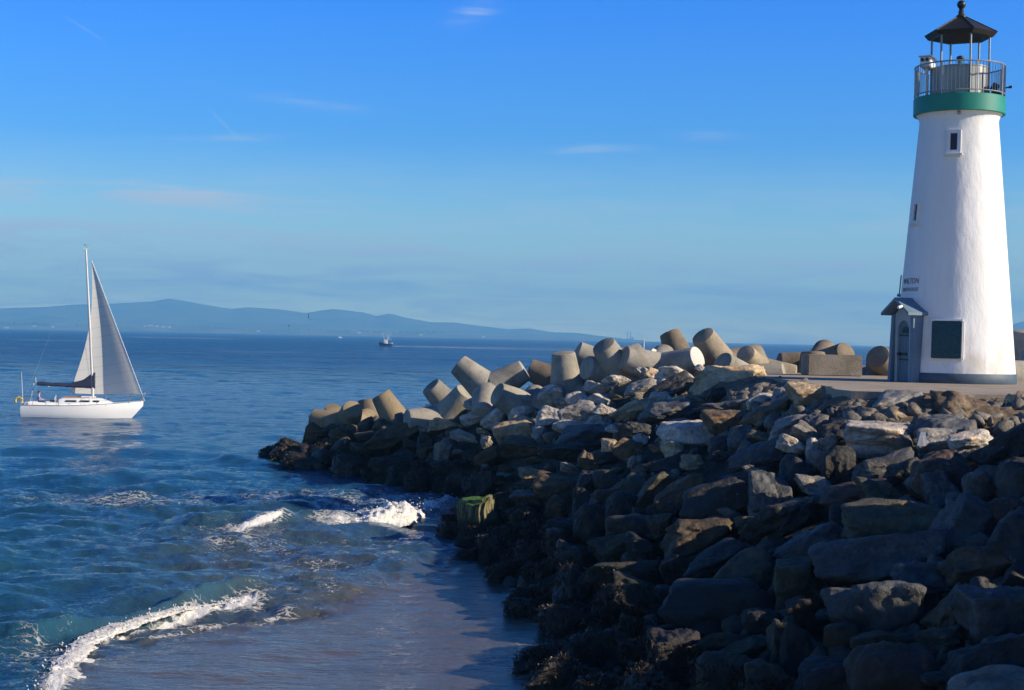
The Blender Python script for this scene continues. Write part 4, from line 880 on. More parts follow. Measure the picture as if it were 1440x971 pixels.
# person sitting in the cockpit (one skinned body)
def person_sit(loc, rz):
    me = bpy.data.meshes.new('person'); 
    J = {'pel': (0, 0, .12, .15), 'abd': (-.02, 0, .32, .14), 'che': (-.03, 0, .50, .16), 'nek': (0, 0, .66, .06), 'hd1': (.02, 0, .76, .095), 'hd2': (.02, 0, .87, .085)}
    E = [('pel', 'abd'), ('abd', 'che'), ('che', 'nek'), ('nek', 'hd1'), ('hd1', 'hd2')]
    for s_, n_ in ((-1, 'r'), (1, 'l')):
        J.update({'hp'+n_: (.06, s_*.11, .10, .10), 'kn'+n_: (.46, s_*.14, .14, .07), 'an'+n_: (.50, s_*.14, -.26, .05), 'to'+n_: (.66, s_*.15, -.30, .045),
                  'sh'+n_: (-.03, s_*.19, .58, .06), 'el'+n_: (.10, s_*.27, .34, .048), 'wr'+n_: (.34, s_*.22, .30, .035), 'ha'+n_: (.43, s_*.2, .30, .035)})
        E += [('pel', 'hp'+n_), ('hp'+n_, 'kn'+n_), ('kn'+n_, 'an'+n_), ('an'+n_, 'to'+n_), ('che', 'sh'+n_), ('sh'+n_, 'el'+n_), ('el'+n_, 'wr'+n_), ('wr'+n_, 'ha'+n_)]
    ks = list(J); me.from_pydata([J[k][:3] for k in ks], [(ks.index(a), ks.index(b_)) for a, b_ in E], []); o = bpy.data.objects.new('person', me); COL.objects.link(o)
    md = o.modifiers.new('s', 'SKIN'); me.skin_vertices[0]
    for i, k in enumerate(ks): rd = J[k][3]; me.skin_vertices[0].data[i].radius = (rd, rd)
    me.skin_vertices[0].data[0].use_root = True; o.modifiers.new('d', 'SUBSURF').levels = 1
    dg = bpy.context.evaluated_depsgraph_get(); m2 = bpy.data.meshes.new_from_object(o.evaluated_get(dg)); o.modifiers.clear(); o.data = m2; m2.materials.clear()
    skin = P('skin', (.45, .22, .14), .6, var=.05); shirt = P('lilac_shirt', (.42, .38, .55), .8, var=.1); tr = P('navy_trousers', (.02, .025, .07), .8)
    for q in (skin, shirt, tr): m2.materials.append(q)
    for p_ in m2.polygons:
        c = p_.center; p_.use_smooth = True
        p_.material_index = 0 if c.z > .64 or c.x > .62*0+.28 and c.z > .24 else 2 if (c.z < .2) else 1
    o.location = loc; o.rotation_euler = (0, 0, rz)
    bm = bmesh.new(); bmesh.ops.create_icosphere(bm, subdivisions=2, radius=.105, matrix=Matrix.Translation((.0, 0, .86)) @ Matrix.Diagonal((1, 1, .8, 1))); bm_obj('hair', bm, P('hair', (.07, .03, .02), .8), o, True)
    return o
po_ = SB.matrix_world if False else Matrix.Translation(SB.location) @ Matrix.Rotation(HD, 4, 'Z') @ Matrix.Diagonal((.965, .965, .965, 1))
tag(person_sit(po_@Vector((1.3, -.55, 1.05)), HD+R_(8)), 'person in a lilac shirt sitting in the cockpit of the sailing yacht', 'person')

# ---------------------------------------------------------------- fishing boat far out
FB = tag(empty('fishing_boat'), 'small dark hulled fishing boat far out trailing a long pale wake', 'boat'); fp = at_z(543, 486.6, 0); FB.location = (fp.x, fp.y, 0); FB.rotation_euler = (0, 0, R_(176))
bm = bmesh.new(); G = []
for x, hb, zd in ((-4.2, 1.3, 1.1), (-2, 1.6, 1.1), (1, 1.6, 1.4), (3, 1.1, 1.9), (4.6, .1, 2.4)): G.append([bm.verts.new(v) for v in ((x, -hb, zd), (x*.95, -hb*.8, -.3), (x*.95, hb*.8, -.3), (x, hb, zd))])
for i in range(4):
    for k in range(4): bm.faces.new((G[i][k], G[i+1][k], G[i+1][(k+1) % 4], G[i][(k+1) % 4]))
bm.faces.new(G[0]); bm.faces.new(G[-1]); bm_obj('hull', bm, P('dark_hull', (.02, .03, .05), .5), FB)
bm = bmesh.new(); box(bm, (.4, 0, 2.4), (2.2, 2.0, 2.2), .1); box(bm, (.5, 0, 3.6), (1.2, 1.4, .5), .1); fc = bm_obj('wheelhouse', bm, M_HULL, FB)
bm = bmesh.new(); box(bm, (.4, 0, 2.9), (2.26, 1.5, .5)); bm_obj('wheelhouse_window', bm, M_WIN, fc)
bm = bmesh.new(); tube(bm, [(-.8, 0, 1.2), (-.8, 0, 7.5)], .14, 6); tube(bm, [(-.8, 0, 5), (-3.6, 0, 3.6)], .1, 6); bm_obj('mast', bm, M_ALU, FB)
for s_ in (-1, 1): bm = bmesh.new(); tube(bm, [(0, s_*1.2, 1.4), (s_*2.6-.2, s_*1.8, 8.4)], .13, 5); bm_obj('outrigger', bm, M_ALU, FB)
bm = bmesh.new(); box(bm, (-3.4, 0, 1.6), (1.4, 1.8, 1.0), .1); bm_obj('deck_gear', bm, P('gear', (.5, .45, .38)), FB)
cb = at_z(478, 475.6, 0); bm = bmesh.new(); G = []
for x, hb in ((-3, 1.2), (0, 1.3), (3, .8), (4, .1)): G.append([bm.verts.new(v) for v in ((x, -hb, 1.4), (x*.95, -hb*.8, -.2), (x*.95, hb*.8, -.2), (x, hb, 1.4))])
for i in range(3):
    for k in range(4): bm.faces.new((G[i][k], G[i+1][k], G[i+1][(k+1) % 4], G[i][(k+1) % 4]))
bm.faces.new(G[0]); bm.faces.new(G[-1]); box(bm, (-.5, 0, 2.1), (3, 1.6, 1.6), .1)
o = bm_obj('distant_boat', bm, M_HULL); o.location = (cb.x, cb.y, 0); tag(o, 'tiny white boat on the horizon left of the fishing boat', 'boat')

# ---------------------------------------------------------------- birds
def gull_rest(p, rz):
    bm = bmesh.new(); bmesh.ops.create_icosphere(bm, subdivisions=3, radius=1)
    for v in bm.verts:
        c = v.co; x = c.x; c.z *= .085*(1-.25*x*x); c.y *= .075*(1-.3*x*x); c.x = x*.20; c.z += .02*x
        if x < -.6: c.z += .02*(-x-.6); c.y *= .8
    o = bm_obj('gull', bm, P('white_feathers', (.75, .75, .74), .8, var=.05), None, True)
    bm = bmesh.new(); tube(bm, [(.12, 0, .02), (.17, 0, .10), (.19, 0, .15), (.22, 0, .155), (.245, 0, .15)], [.05, .035, .042, .034, .01], 10); bm_obj('head', bm, o.data.materials[0], o, True)
    bm = bmesh.new(); tube(bm, [(.24, 0, .15), (.30, 0, .14)], [.012, .004], 6); bm_obj('beak', bm, P('beak_yellow', (.6, .35, .05)), o)
    for s_ in (-1, 1):
        bm = bmesh.new(); bmesh.ops.create_icosphere(bm, subdivisions=2, radius=1, matrix=Matrix.Translation((-.06, s_*.055, .03)) @ Matrix.Diagonal((.22, .03, .055, 1))); bm_obj('wing', bm, P('grey_feathers', (.12, .13, .15), .8), o, True)
        bm = bmesh.new(); tube(bm, [(.0, s_*.03, -.06), (.01, s_*.03, -.17)], .008, 5); bm_obj('leg', bm, P('leg_pink', (.4, .2, .15)), o)
    o.location = p; o.rotation_euler = (0, 0, rz); o.scale = (1.5, 1.5, 1.5); return o
g0 = at_y(444, 586.5, 79.3)
dgb = None
gu = gull_rest(g0, R_(10)); tag(gu, 'white gull with grey wings resting on the dark boulder at the tip', 'gull')
def bird_fly(p, span, rz, roll, lab):
    bm = bmesh.new(); tube(bm, [(-.5, 0, 0), (-.25, 0, .02), (.1, 0, .03), (.3, 0, .05), (.42, 0, .05), (.5, 0, .04)], [.02, .07, .1, .06, .055, .01], 8)
    o = bm_obj('flying_bird', bm, P('dark_feathers', (.06, .055, .05), .8), None, True)
    for s_ in (-1, 1):
        bm = bmesh.new(); fr = [(.16, .05, .04), (.14, .5, .38), (.0, 1.05, .55)]; bk = [(-.16, .05, .03), (-.14, .5, .33), (-.16, 1.0, .52)]
        a = [bm.verts.new((x, s_*y, z_)) for x, y, z_ in fr]; b_ = [bm.verts.new((x, s_*y, z_)) for x, y, z_ in bk]
        for i in range(2): bm.faces.new((a[i], a[i+1], b_[i+1], b_[i]))
        bmesh.ops.solidify(bm, geom=bm.faces[:], thickness=.03); bm_obj('wing', bm, o.data.materials[0], o)
    o.location = p; o.scale = (span/2,)*3; o.rotation_euler = (roll, .1, rz); tag(o, lab, 'bird', 'birds flying over the sea'); return o
bird_fly(at_y(433.5, 447, 130), .62, R_(70), R_(60), 'dark bird with raised wings flying above the horizon, the larger one')
bird_fly(at_y(406, 459, 180), .5, R_(10), R_(10), 'tiny dark bird low over the horizon left of the larger bird')
# ---------------------------------------------------------------- sea
def smooth(a, b, x): t_ = np.clip((x-a)/(b-a), 0, 1); return t_*t_*(3-2*t_)
dep = np.concatenate([np.arange(900, 500, -6), np.arange(500, 150, -1.0), np.arange(150, 40, -.5), np.arange(40, 4, -.25), np.array([3.5, 3, 2.5, 2.2, 1.9, 1.6, 1.4, 1.25, 1.12, 1.04])])
ys = 6.5*F/dep; ys = ys[ys < 13700]
ang = np.concatenate([np.linspace(-1.35, -.40, 60)[:-1], np.linspace(-.40, .14, 560), np.linspace(.14, 1.35, 90)[1:]])
YY, AA = np.meshgrid(ys, ang, indexing='ij'); XX = YY*np.tan(AA)
XX = np.clip(XX, -8800, 8800)
step = np.gradient(ys)[:, None]
H = np.zeros_like(XX)
for i in range(64):
    lam = .55*1.075**i*rng.uniform(.9, 1.1)                         # .5 .. 45 m
    th = rng.normal(-.15, .62) + (PI if rng.random() < .12 else 0)
    k = 2*PI/lam; a = .0125*lam**.86 if lam < 7 else .0125*7**.86*(7/lam)**.75
    ph = rng.uniform(0, 6.28); att = smooth(1.6, 4.5, lam/step)
    arg = k*(XX*math.sin(th)+YY*math.cos(th)) + ph + .6*np.sin(XX*.05*(1+i % 3)+YY*.031+i)
    H += a*att*(np.sin(arg)+.28*np.cos(2*arg))*.62
PXs, PYs = proj_np(np.stack([XX, YY, np.zeros_like(XX)], -1).reshape(-1, 3)); PXs = PXs.reshape(XX.shape); PYs = PYs.reshape(XX.shape)
PXs = np.where(YY > 3, PXs, 0)
def line_y(pts, X_):                        # crest line world y as a function of world x
    w = sorted([(at_z(px, py, 0).x, at_z(px, py, 0).y) for px, py in pts]); wx, wy = zip(*w); return np.interp(X_, wx, wy), wx[0], wx[-1]
def swell(pts, h, w, fade=2.0, front=.55):
    y0, xa, xb = line_y(pts, XX); d = YY-y0 + .35*np.sin(XX*1.3)+.2*np.sin(XX*3.1+1); ww = np.where(d < 0, w*front, w)
    m = smooth(xa-fade, xa+fade, XX)*(1-smooth(xb-fade, xb+fade, XX)); return h*np.exp(-(d/ww)**2)*m
CR_A = [(440, 744), (475, 742), (520, 741), (560, 736), (600, 726), (628, 712)]
CR_B = [(330, 752), (350, 748), (378, 746), (400, 743)]
CR_C = [(52, 1020), (66, 990), (78, 962), (95, 930), (112, 912), (150, 893), (200, 875), (250, 860), (300, 852), (355, 845)]
flat = np.zeros_like(H)                     # thin sheet of water running over the sand
shore = np.interp(PXs, [-200, 60, 90, 125, 170, 240, 300, 360, 400, 450, 520, 600, 680, 720], [1200, 1010, 965, 925, 905, 890, 876, 866, 866, 850, 820, 795, 775, 770])
flat = smooth(-8, 40, PYs-shore)*(PXs > 0)
near = smooth(150, 60, YY)
H *= (1-.80*flat)*(1-.25*smooth(60, 25, YY))*(1-.62*smooth(58, 82, YY)*(1-smooth(150, 260, YY)))
H += swell([(-60, 640), (60, 637), (200, 640), (300, 645), (380, 655)], .34, 2.6, 4)
H += swell([(-60, 700), (200, 706), (420, 712)], .09, 1.6, 3)
H += swell([(240, 742), (330, 742), (430, 740), (520, 737), (600, 726)], .42, 1.5, 1.6)
H += swell([(-60, 755), (100, 752), (260, 762)], .14, 1.4, 2)
H += swell([(-40, 815), (60, 808), (180, 806), (300, 800)], .15, 1.1, 1.5)
H += swell([(-60, 905), (60, 895), (150, 878), (250, 850), (360, 836)], .34, .85, .6, .5)
H += swell([(120, 905), (220, 893), (300, 882), (395, 858)], .07, .35, .5)
# foam fields -------------------------------------------------------
def band(pts, w_up, w_dn, wob=.25):
    y0, xa, xb = line_y(pts, XX); d = YY-y0+wob*np.sin(XX*2.1)+wob*.5*np.sin(XX*5.3+2)
    m = smooth(xa-.6, xa+.3, XX)*(1-smooth(xb-.3, xb+.6, XX)); return np.where(d > 0, np.exp(-(d/w_up)**2), np.exp(-(d/w_dn)**2))*m
foam = np.zeros_like(H)
def blob(cx, cy, wx, wy, a): return a*np.exp(-((PXs-cx)/wx)**2-((PYs-cy)/wy)**2)
foam = np.maximum(foam, band(CR_A, 2.2, .35)*.75); foam = np.maximum(foam, band(CR_B, .5, .4, .1)*.9)
foam = np.maximum(foam, band([(p[0]+4, p[1]) for p in CR_C if p[1] < 940], .62, .60, .16)*1.15)
foam = np.maximum(foam, band([(210, 897), (260, 888), (320, 880), (360, 870), (395, 857)], .45, .18, .08)*.72)
cx_ = np.interp(PYs, [900, 925, 945, 971, 1020], [112, 100, 90, 78, 60]); foam = np.maximum(foam, np.exp(-((PXs-cx_+2)/20)**2)*smooth(900, 930, PYs)*1.05)
foam += blob(330, 700, 330, 14, .40)+blob(520, 705, 130, 14, .22)+blob(150, 712, 120, 8, .34)+blob(600, 700, 60, 10, .2)
foam += blob(640, 700, 20, 16, .3)+blob(30, 920, 90, 45, .34)+blob(460, 795, 60, 10, .33)+blob(400, 770, 120, 28, .22)+blob(430, 840, 110, 26, .25)+blob(560, 762, 60, 10, .3)
foam += blob(300, 760, 90, 22, .24)+blob(250, 935, 160, 26, .10)+blob(520, 880, 120, 14, .18)+blob(380, 605, 30, 3, .1)
for (px, py) in [(640, 771), (700, 800), (726, 850), (760, 880), (740, 905), (380, 645), (420, 668), (560, 690)]: foam += blob(px-4, py+2, 16, 4, .34)
wk = smooth(545, 556, PXs)*(1-smooth(600, 900, PXs)*.75)*np.exp(-((PYs-(487+.020*(PXs-550)))/(1.0+.004*np.maximum(PXs-550, 0)))**2)*(PXs < 980); wake = np.clip(wk*.6, 0, 1)
lines = np.zeros_like(H)
for (py0, x0, x1, a) in [(474, 180, 330, .35), (473, 590, 760, .3), (501, 700, 900, .22), (478, 20, 200, .25), (515, 1060, 1200, .3), (494, 300, 420, .18)]:
    lines += a*np.exp(-((PYs-(py0+.02*(PXs-x0)))/.9)**2)*smooth(x0-30, x0+30, PXs)*(1-smooth(x1-30, x1+30, PXs))
sand = np.clip(smooth(640, 900, PYs)*.35*smooth(-100, 500, PXs)+flat*.75+smooth(40, 0, np.abs(PYs-shore))*.3, 0, 1)
sand = np.maximum(sand, blob(420, 800, 230, 70, .55)); sand = np.clip(sand, 0, 1)*(YY < 75)
# lumpy water near the breakers
nz = np.zeros_like(H); m_ = (YY < 75) & (YY > 24) & (np.abs(AA) < .42); xs1, ys1 = XX[m_], YY[m_]
nz[m_] = [noise.fractal(Vector((a*1.1, b_*1.6, 0)), .9, 2.1, 4) for a, b_ in zip(xs1.tolist(), ys1.tolist())]
H += nz*(.05+.16*np.clip(foam, 0, 1))*(1-.75*flat)*(YY < 75)
V = np.stack([XX, YY, H], -1).reshape(-1, 3); nr, nc = XX.shape; idx = np.arange(nr*nc, dtype=np.int32).reshape(nr, nc)
Fq = np.stack([idx[:-1, :-1], idx[:-1, 1:], idx[1:, 1:], idx[1:, :-1]], -1).reshape(-1, 4)
me = bpy.data.meshes.new('sea_water'); me.vertices.add(len(V)); me.vertices.foreach_set('co', V.astype(np.float32).ravel()); me.loops.add(Fq.size); me.loops.foreach_set('vertex_index', Fq.astype(np.int32).ravel())
me.polygons.add(len(Fq)); me.polygons.foreach_set('loop_start', np.arange(0, Fq.size, 4, dtype=np.int32)); me.update(calc_edges=True); me.validate()
me.polygons.foreach_set('use_smooth', [True]*len(me.polygons))
for nm, arr in (('foam', foam), ('sand', sand), ('flat', flat), ('wake', np.clip(wake+lines, 0, 1))):
    at = me.attributes.new(nm, 'FLOAT', 'POINT'); at.data.foreach_set('value', np.clip(arr, 0, 1.2).astype(np.float32).ravel())
m, t, b = new_mat('sea_water'); wp = t.add('ShaderNodeNewGeometry').outputs['Position']
A = {k: t.add('ShaderNodeAttribute', attribute_name=k).outputs['Fac'] for k in ('foam', 'sand', 'flat', 'wake')}
s3 = t.add('ShaderNodeSeparateXYZ'); t.l.new(wp, s3.inputs[0])
deep = t.mix(t.rng(s3.outputs[1], 25, 160), (.012, .055, .075, 1), (.007, .045, .10, 1))
big = t.noise(t.mapping(wp, (.004, .02, 1)), 1, 5, .6); deep = t.mix(1, deep, t.ramp(big, [(.35, (.75, .8, .85)), (.65, (1.25, 1.2, 1.1))]), 'MULTIPLY')
sn = t.noise(t.mapping(wp, (.5, 1.3, 1)), 1, 4, .6)
body = t.mix(t.math('MULTIPLY', A['sand'], t.rng(sn, .25, .6, .6, 1)), deep, (.105, .086, .064, 1))
# lacy foam: thin cell walls that thicken as the foam value rises
wv = t.add('ShaderNodeVectorMath', operation='ADD'); t.l.new(t.mapping(wp, (1.3, 3.4, 1)), wv.inputs[0])
dn = t.noise(wp, 1.7, 5, .6, 0, 1); sc_ = t.add('ShaderNodeVectorMath', operation='SCALE'); t.l.new(dn, sc_.inputs[0]); sc_.inputs['Scale'].default_value = 1.9; t.l.new(sc_.outputs[0], wv.inputs[1])
vo = t.add('ShaderNodeTexVoronoi', feature='DISTANCE_TO_EDGE'); t.l.new(wv.outputs[0], vo.inputs['Vector']); vo.inputs['Scale'].default_value = 1.6
fn = t.noise(t.mapping(wp, (1, 1.6, 1)), 1.3, 9, .68); f2 = t.noise(wp, 13, 6, .7)
thr = t.math('MULTIPLY', t.math('SUBTRACT', t.math('ADD', A['foam'], t.math('MULTIPLY', t.math('SUBTRACT', fn, .5), 1.4)), .22), .42)
lace = t.rng(t.math('SUBTRACT', thr, vo.outputs[0]), -.03, .09)
solid = t.rng(t.math('ADD', A['foam'], t.math('ADD', t.math('MULTIPLY', t.math('SUBTRACT', fn, .5), .8), t.math('MULTIPLY', t.math('SUBTRACT', f2, .5), .5))), .72, .92)
fm = t.math('MAXIMUM', t.math('MULTIPLY', lace, t.rng(f2, .3, .65, .15, .8)), solid)
fm = t.math('MULTIPLY', fm, t.rng(A['foam'], .04, .15))
wkn = t.math('MULTIPLY', A['wake'], t.rng(t.noise(t.mapping(wp, (.06, .03, 1)), 1, 5, .7), .35, .6, .25, .9))
fm = t.math('MAXIMUM', fm, wkn, clamp=True)
col = t.mix(fm, body, (.80, .80, .78, 1)); t.l.new(col, b.inputs['Base Color']); b.inputs['IOR'].default_value = 1.333
t.l.new(t.rng(fm, 0, 1, .05, .75), b.inputs['Roughness'])
calm = t.math('SUBTRACT', 1, t.math('MULTIPLY', A['flat'], .50))
def nb(scx, scy, d, det=3): return t.noise(t.mapping(wp, (scx, scy, 1), (0, 0, R_(rr.uniform(-14, 14)))), 1, det, .6)
far = t.rng(s3.outputs[1], 120, 420, 0, 1)
h1 = t.math('MULTIPLY', nb(3.2, 5.5, 0, 4), .050); h2 = t.math('MULTIPLY', nb(9, 16, 0), .018); h3 = t.math('MULTIPLY', nb(.9, 1.7, 0, 4), t.rng(far, 0, 1, .10, .75)); h4 = t.math('MULTIPLY', t.math('MULTIPLY', nb(.16, .36, 0, 4), far), 4.5)
hh = t.math('MULTIPLY', t.math('ADD', t.math('ADD', h1, h2), t.math('ADD', h3, h4)), calm); hh = t.math('ADD', hh, t.math('MULTIPLY', t.math('MULTIPLY', fm, f2), .05))
t.l.new(t.bump(hh, 1, 1.0), b.inputs['Normal'])
dif = t.add('ShaderNodeBsdfDiffuse'); dc = t.mix(far, (.010, .115, .32, 1), (.003, .115, .38, 1)); t.l.new(t.mix(1, dc, t.ramp(big, [(.35, (.8, .8, .85)), (.65, (1.2, 1.2, 1.1))]), 'MULTIPLY'), dif.inputs[0])
t.l.new(t.bump(hh, 1, 1.0), dif.inputs['Normal']); mxs = t.add('ShaderNodeMixShader'); keep = t.math('MULTIPLY', t.math('SUBTRACT', 1, fm), t.math('SUBTRACT', 1, A['sand']), clamp=True)
t.l.new(t.math('MULTIPLY', keep, t.rng(far, 0, 1, .16, .62)), mxs.inputs[0]); t.l.new(b.outputs[0], mxs.inputs[1]); t.l.new(dif.outputs[0], mxs.inputs[2]); t.l.new(mxs.outputs[0], m.node_tree.nodes['Material Output'].inputs[0])
me.materials.append(m); sea = bpy.data.objects.new('sea_water', me); COL.objects.link(sea); tag(sea, kind='structure')
bm = bmesh.new(); vs = [bm.verts.new(v) for v in ((-8900, -150, -1.6), (8900, -150, -1.6), (8900, 13750, -1.6), (-8900, 13750, -1.6))]; bm.faces.new(vs)
tag(bm_obj('sea_bed', bm, P('wet_sand', (.16, .12, .08), .7)), kind='structure')

# tumbling white crests as real geometry
def crest(pts, hh_, dd, name, lab):
    W_ = [at_z(px, py, 0) for px, py in pts]; dl = [0]
    for a, b_ in zip(W_, W_[1:]): dl.append(dl[-1]+(b_-a).length)
    Lc = dl[-1]; n = int(Lc/.045); mu = 30; VV, FF = [], []
    for i in range(n+1):
        s_ = Lc*i/n; k = max(j for j in range(len(dl)) if dl[j] <= s_+1e-6); k = min(k, len(dl)-2); f = (s_-dl[k])/(dl[k+1]-dl[k]); p_ = W_[k].lerp(W_[k+1], f)
        tg_ = (W_[k+1]-W_[k]).normalized(); nm_ = Vector((-tg_.y, tg_.x, 0)); nm_ = nm_ if nm_.y < 0 else -nm_
        e = min(1, min(s_, Lc-s_)/(.30*Lc))**.8; e *= max(.1, .75+.9*noise.noise(Vector((s_*.8, hh_*9, 0))))
        for j in range(mu+1):
            a = PI*j/mu; r_ = 1 + .30*noise.fractal(Vector((s_*2.2, a*1.5, hh_*7)), .6, 2.1, 6) + .14*noise.noise(Vector((s_*7, a*4, 5))) + .16*noise.noise(Vector((s_*13, a*9, 1)))
            q = p_ + nm_*(math.cos(a)*dd*e*r_*(1.0 if math.cos(a) > 0 else 1.5)) ; q.z += math.sin(a)*hh_*e*r_ - .03
            VV.append(q)
    for i in range(n):
        for j in range(mu): a = i*(mu+1)+j; FF.append((a, a+1, a+mu+2, a+mu+1))
    # flecks of spray thrown ahead
    for _ in range(int(Lc*26)):
        s_ = rr.uniform(0, Lc); k = min(max(j for j in range(len(dl)) if dl[j] <= s_), len(dl)-2); p_ = W_[k].lerp(W_[k+1], (s_-dl[k])/(dl[k+1]-dl[k]))
        tg_ = (W_[k+1]-W_[k]).normalized(); nm_ = Vector((-tg_.y, tg_.x, 0)); nm_ = nm_ if nm_.y < 0 else -nm_
        e = min(1, min(s_, Lc-s_)/(.16*Lc)); q = p_ + nm_*rr.uniform(-.5, 1.25)*dd; q.z = rr.uniform(.0, 1.1)*hh_*e+.02; r_ = rr.uniform(.008, .035); b0 = len(VV)
        for d in ((1, 0, 0), (-.5, .8, 0), (-.5, -.8, 0), (0, 0, 1.1), (0, 0, -1)): VV.append(q+Vector(d)*r_)
        FF += [(b0, b0+1, b0+3), (b0+1, b0+2, b0+3), (b0+2, b0, b0+3), (b0+1, b0, b0+4), (b0+2, b0+1, b0+4), (b0, b0+2, b0+4)]
    o = mesh_obj(name, VV, FF, M_FOAM, smooth=True); tag(o, lab, 'foam', kind='stuff')
m, t, b = new_mat('white_foam'); wp = t.add('ShaderNodeNewGeometry').outputs['Position']; f = t.noise(wp, 9, 8, .7)
t.l.new(t.mix(t.rng(f, .3, .6), (.62, .62, .60, 1), (.88, .88, .87, 1)), b.inputs['Base Color']); b.inputs['Roughness'].default_value = .8; t.l.new(t.bump(t.noise(wp, 14, 8, .75), 1, .08), b.inputs['Normal'])
b.inputs['Subsurface Weight'].default_value = .0
M_FOAM = m
crest(CR_A, .62, .5, 'breaker_foam', 'white crest of the small wave breaking beside the moss topped block')
crest(CR_B, .16, .16, 'breaker_foam', 'small white wave top left of the larger breaking wave')
crest([(p[0], p[1]-3) for p in CR_C], .12, .34, 'breaker_foam', 'curving white wave edge running up the sand at lower left')

# ---------------------------------------------------------------- far coast
def coast_mat(name, c1, c2, sc):
    m, t, b = new_mat(name); wp = t.add('ShaderNodeNewGeometry').outputs['Position']; n = t.noise(t.mapping(wp, (1, 1, 3)), sc, 7, .6)
    t.l.new(t.mix(t.rng(n, .4, .6), (*c1, 1), (*c2, 1)), b.inputs['Base Color']); b.inputs['Roughness'].default_value = .95; b.inputs['Specular IOR Level'].default_value = 0; return m
def ridge(name, prof, y0, yc, y1, mat, seed, amp=.12, xr=None):
    pts = [at_y(px, py, yc) for px, py in prof]; xs_ = [p_.x for p_ in pts]; zs_ = [max(p_.z, 0) for p_ in pts]
    X0, X1 = xs_[0], xs_[-1]; nx = int((X1-X0)/28); ts = np.linspace(0, 1, 34); VV, FF = [], []
    for i in range(nx+1):
        x = X0+(X1-X0)*i/nx; zc = float(np.interp(x, xs_, zs_))
        for s_ in ts:
            y = y0+(yc-y0)*s_/.6 if s_ < .6 else yc+(y1-yc)*(s_-.6)/.4; sh = math.sin(min(s_/.6, 1)*PI/2)**1.1 if s_ < .6 else math.cos((s_-.6)/.4*PI/2)
            n_ = noise.fractal(Vector((x/900+seed, y/900, seed)), 1, 2.1, 5); z_ = zc*sh*(1+amp*n_*(1 if s_ < .55 else .25)) - 1.5
            VV.append((x*(y/yc), y, z_))
    m_ = len(ts)
    for i in range(nx):
        for j in range(m_-1): a = i*m_+j; FF.append((a, a+m_, a+m_+1, a+1))
    tag(mesh_obj(name, VV, FF, mat, smooth=True), kind='structure')
MH = coast_mat('hill_slopes', (.09, .12, .10), (.18, .19, .15), .0022)
ridge('hills', [(-260, 452), (-120, 446), (-40, 438), (0, 434), (55, 432), (100, 429), (140, 428), (180, 426), (215, 424), (236, 420), (262, 423), (290, 428), (325, 434), (350, 432), (400, 436), (430, 441), (470, 437), (510, 440), (530, 445), (548, 441), (572, 447), (605, 453), (640, 454), (680, 459), (715, 463), (745, 462), (775, 467), (810, 468), (840, 472), (875, 476)], 10300, 11800, 12900, MH, 3)
ridge('headland', [(1385, 489), (1402, 470), (1418, 458), (1440, 451), (1480, 444), (1560, 438), (1700, 450)], 9800, 11000, 12300, MH, 8)
ridge('low_hills', [(-260, 452), (0, 452), (60, 447), (120, 452), (200, 449), (280, 454), (360, 452), (440, 458), (520, 460), (600, 465), (700, 468), (800, 472), (905, 478.5)], 9300, 10000, 10800, MH, 5, .5)
ridge('sea_cliffs', [(-260, 459), (0, 457.5), (130, 459), (250, 461), (330, 462.5), (470, 465.5), (560, 468.5), (700, 473), (850, 477)], 8850, 9000, 9600, coast_mat('cliff_earth', (.20, .14, .09), (.10, .09, .05), .004), 9, .35)
# trees along the far shore, one mass
VV, FF = [], []
for _ in range(520):
    px = rr.choice((rr.uniform(-60, 70), rr.uniform(20, 60), rr.uniform(60, 330), rr.uniform(300, 620))); y = rr.uniform(9100, 9500); top = at_y(px, 461+.016*px, y)
    s_ = rr.uniform(7, 16)*(1.5 if px < 70 else 1); c = Vector((top.x, y, max(20, top.z*.3+18)+rr.uniform(-6, 10)))
    b0 = len(VV)
    for d in [Vector((rr.gauss(0, 1), rr.gauss(0, 1), rr.gauss(0, 1))).normalized() for _ in range(8)]: VV.append(c+Vector((d.x*s_, d.y*s_, d.z*s_*.8)))
    FF += [(b0, b0+1, b0+2), (b0+2, b0+3, b0+4), (b0+4, b0+5, b0+6), (b0+6, b0+7, b0), (b0+1, b0+3, b0+5), (b0, b0+4, b0+7)]
tag(mesh_obj('coastal_woods', VV, FF, P('far_foliage', (.03, .045, .02), .9)), 'dark woods along the far shore', 'woods', kind='stuff')
MW = P('white_walls', (.78, .76, .70), .7, var=.05); MRf = P('grey_roofs', (.25, .2, .17), .8)
hs = [(9, 461, 'leftmost white building on the far shore, at the left edge'), (48, 459, 'white building on the far shore among dark trees left of the yacht'), (74, 460, 'small white building on the far shore just left of the yacht mast'),
      (211, 458, 'largest white building on the far shore right of the yacht'), (220, 459, 'white building just right of the largest one on the far shore'), (229, 460, 'second white building right of the largest one on the far shore'),
      (238, 460, 'last of the close row of white buildings right of the yacht'), (204, 459, 'low white building just left of the largest one on the far shore'), (363, 466, 'lone white building on the far shore below the middle hills'),
      (505, 468, 'pale building on the far shore left of the fishing boat'), (592, 471, 'pale low building on the far shore right of the fishing boat'), (680, 474, 'pale building on the far shore near the end of the hills')]
for k, (px, py, lb) in enumerate(hs):
    p_ = at_y(px, py, 8840); w_ = (26, 20, 14, 30, 20, 22, 16, 14, 16, 18, 20, 18)[k]; e = tag(empty('distant_building', (p_.x, 8840, max(p_.z-4, 1))), lb, 'building', 'white buildings along the far shore')
    bm = bmesh.new(); box(bm, (0, 0, 4), (w_, 12, 9)); bm_obj('wall', bm, MW, e)
    bm = bmesh.new(); box(bm, (0, 0, 9.3), (w_+1, 13, 1.5)); bm_obj('roof', bm, MRf, e)
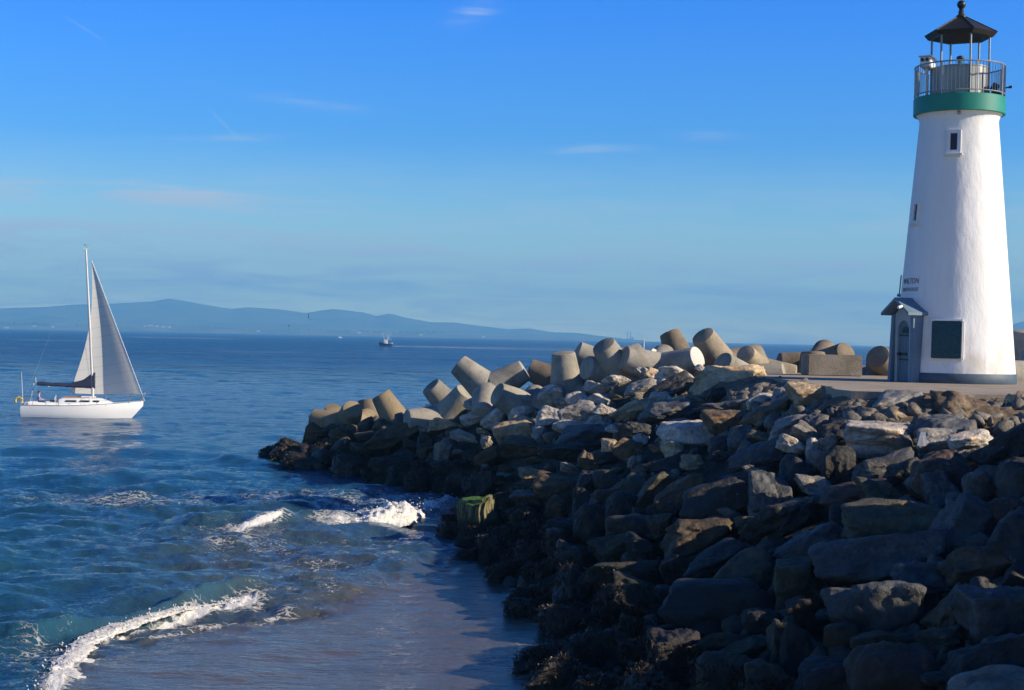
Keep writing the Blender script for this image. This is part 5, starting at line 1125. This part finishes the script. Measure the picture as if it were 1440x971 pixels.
# power station stacks
p_ = at_y(884, 478, 12000); PS = tag(empty('power_station', (p_.x, 12000, 0)), 'far power station with two tall thin chimneys on the horizon', 'power station'); MP = P('stack_concrete', (.16, .15, .15), .9)
for dx in (-9, 14): bm = bmesh.new(); tube(bm, [(dx, 0, 0), (dx, 0, 78)], [4.2, 3.2], 12); bm_obj('chimney', bm, MP, PS)
bm = bmesh.new(); box(bm, (0, 0, 10), (46, 20, 20)); box(bm, (30, 0, 17), (12, 14, 34)); bm_obj('hall', bm, MP, PS)

# ---------------------------------------------------------------- air
bm = bmesh.new(); box(bm, (0, 6800, 220-1.5), (18000, 14000, 446)); me = bpy.data.meshes.new('haze'); bm.to_mesh(me); bm.free()
m = bpy.data.materials.new('haze_air'); m.use_nodes = True; m.node_tree.nodes.remove(m.node_tree.nodes['Principled BSDF']); t = NT(m.node_tree)
v = t.add('ShaderNodeVolumePrincipled'); v.inputs['Color'].default_value = (.20, .58, 1.0, 1); v.inputs['Density'].default_value = HAZE; v.inputs['Anisotropy'].default_value = 0
t.l.new(v.outputs[0], m.node_tree.nodes['Material Output'].inputs['Volume']); me.materials.append(m); hz = bpy.data.objects.new('haze', me); COL.objects.link(hz); tag(hz, kind='stuff')

# ---------------------------------------------------------------- labels of the boulders
LABG = 'boulders of the breakwater'
anch = [(r[2], r[3]) for r in ROCKS if r[2]] + [('the moss topped block', (668, 735)), ('the lighthouse door', (1275, 500)), ('the concrete block', (1172, 515)), ('the upright tetrapod leg', (790, 525)), ('the crossed tetrapod', (690, 545)), ('the white litter scrap', (1284, 628))]
def rel(dx, dy):
    a = (math.degrees(math.atan2(-dy, dx))+360) % 360
    return ('just right of', 'above and right of', 'just above', 'above and left of', 'just left of', 'below and left of', 'just below', 'below and right of')[int((a+22.5)//45) % 8]
used = set()
for r in sorted(ROCKS, key=lambda q: -q[6]):
    o, lab, anc, (px, py), tone, shp, w = r
    if not lab:
        for far_ in (0, 1, 2):
            for a, (ax, ay) in sorted(anch, key=lambda q: (q[1][0]-px)**2+((q[1][1]-py)*1.4)**2)[:9]:
                k = (rel(px-ax, py-ay), a, far_)
                if k not in used: break
            else: continue
            break
        used.add(k); lab = '%s%s%s boulder %s %s' % ('big ' if w > 1.9 else 'small ' if w < .95 else '', TONE[tone][1]+' ', SHN[shp], ('', 'one away ', 'further ')[k[2]]+k[0], k[1])
        lab = ' '.join(lab.split()[:16])
    tag(o, lab, 'boulder', LABG)
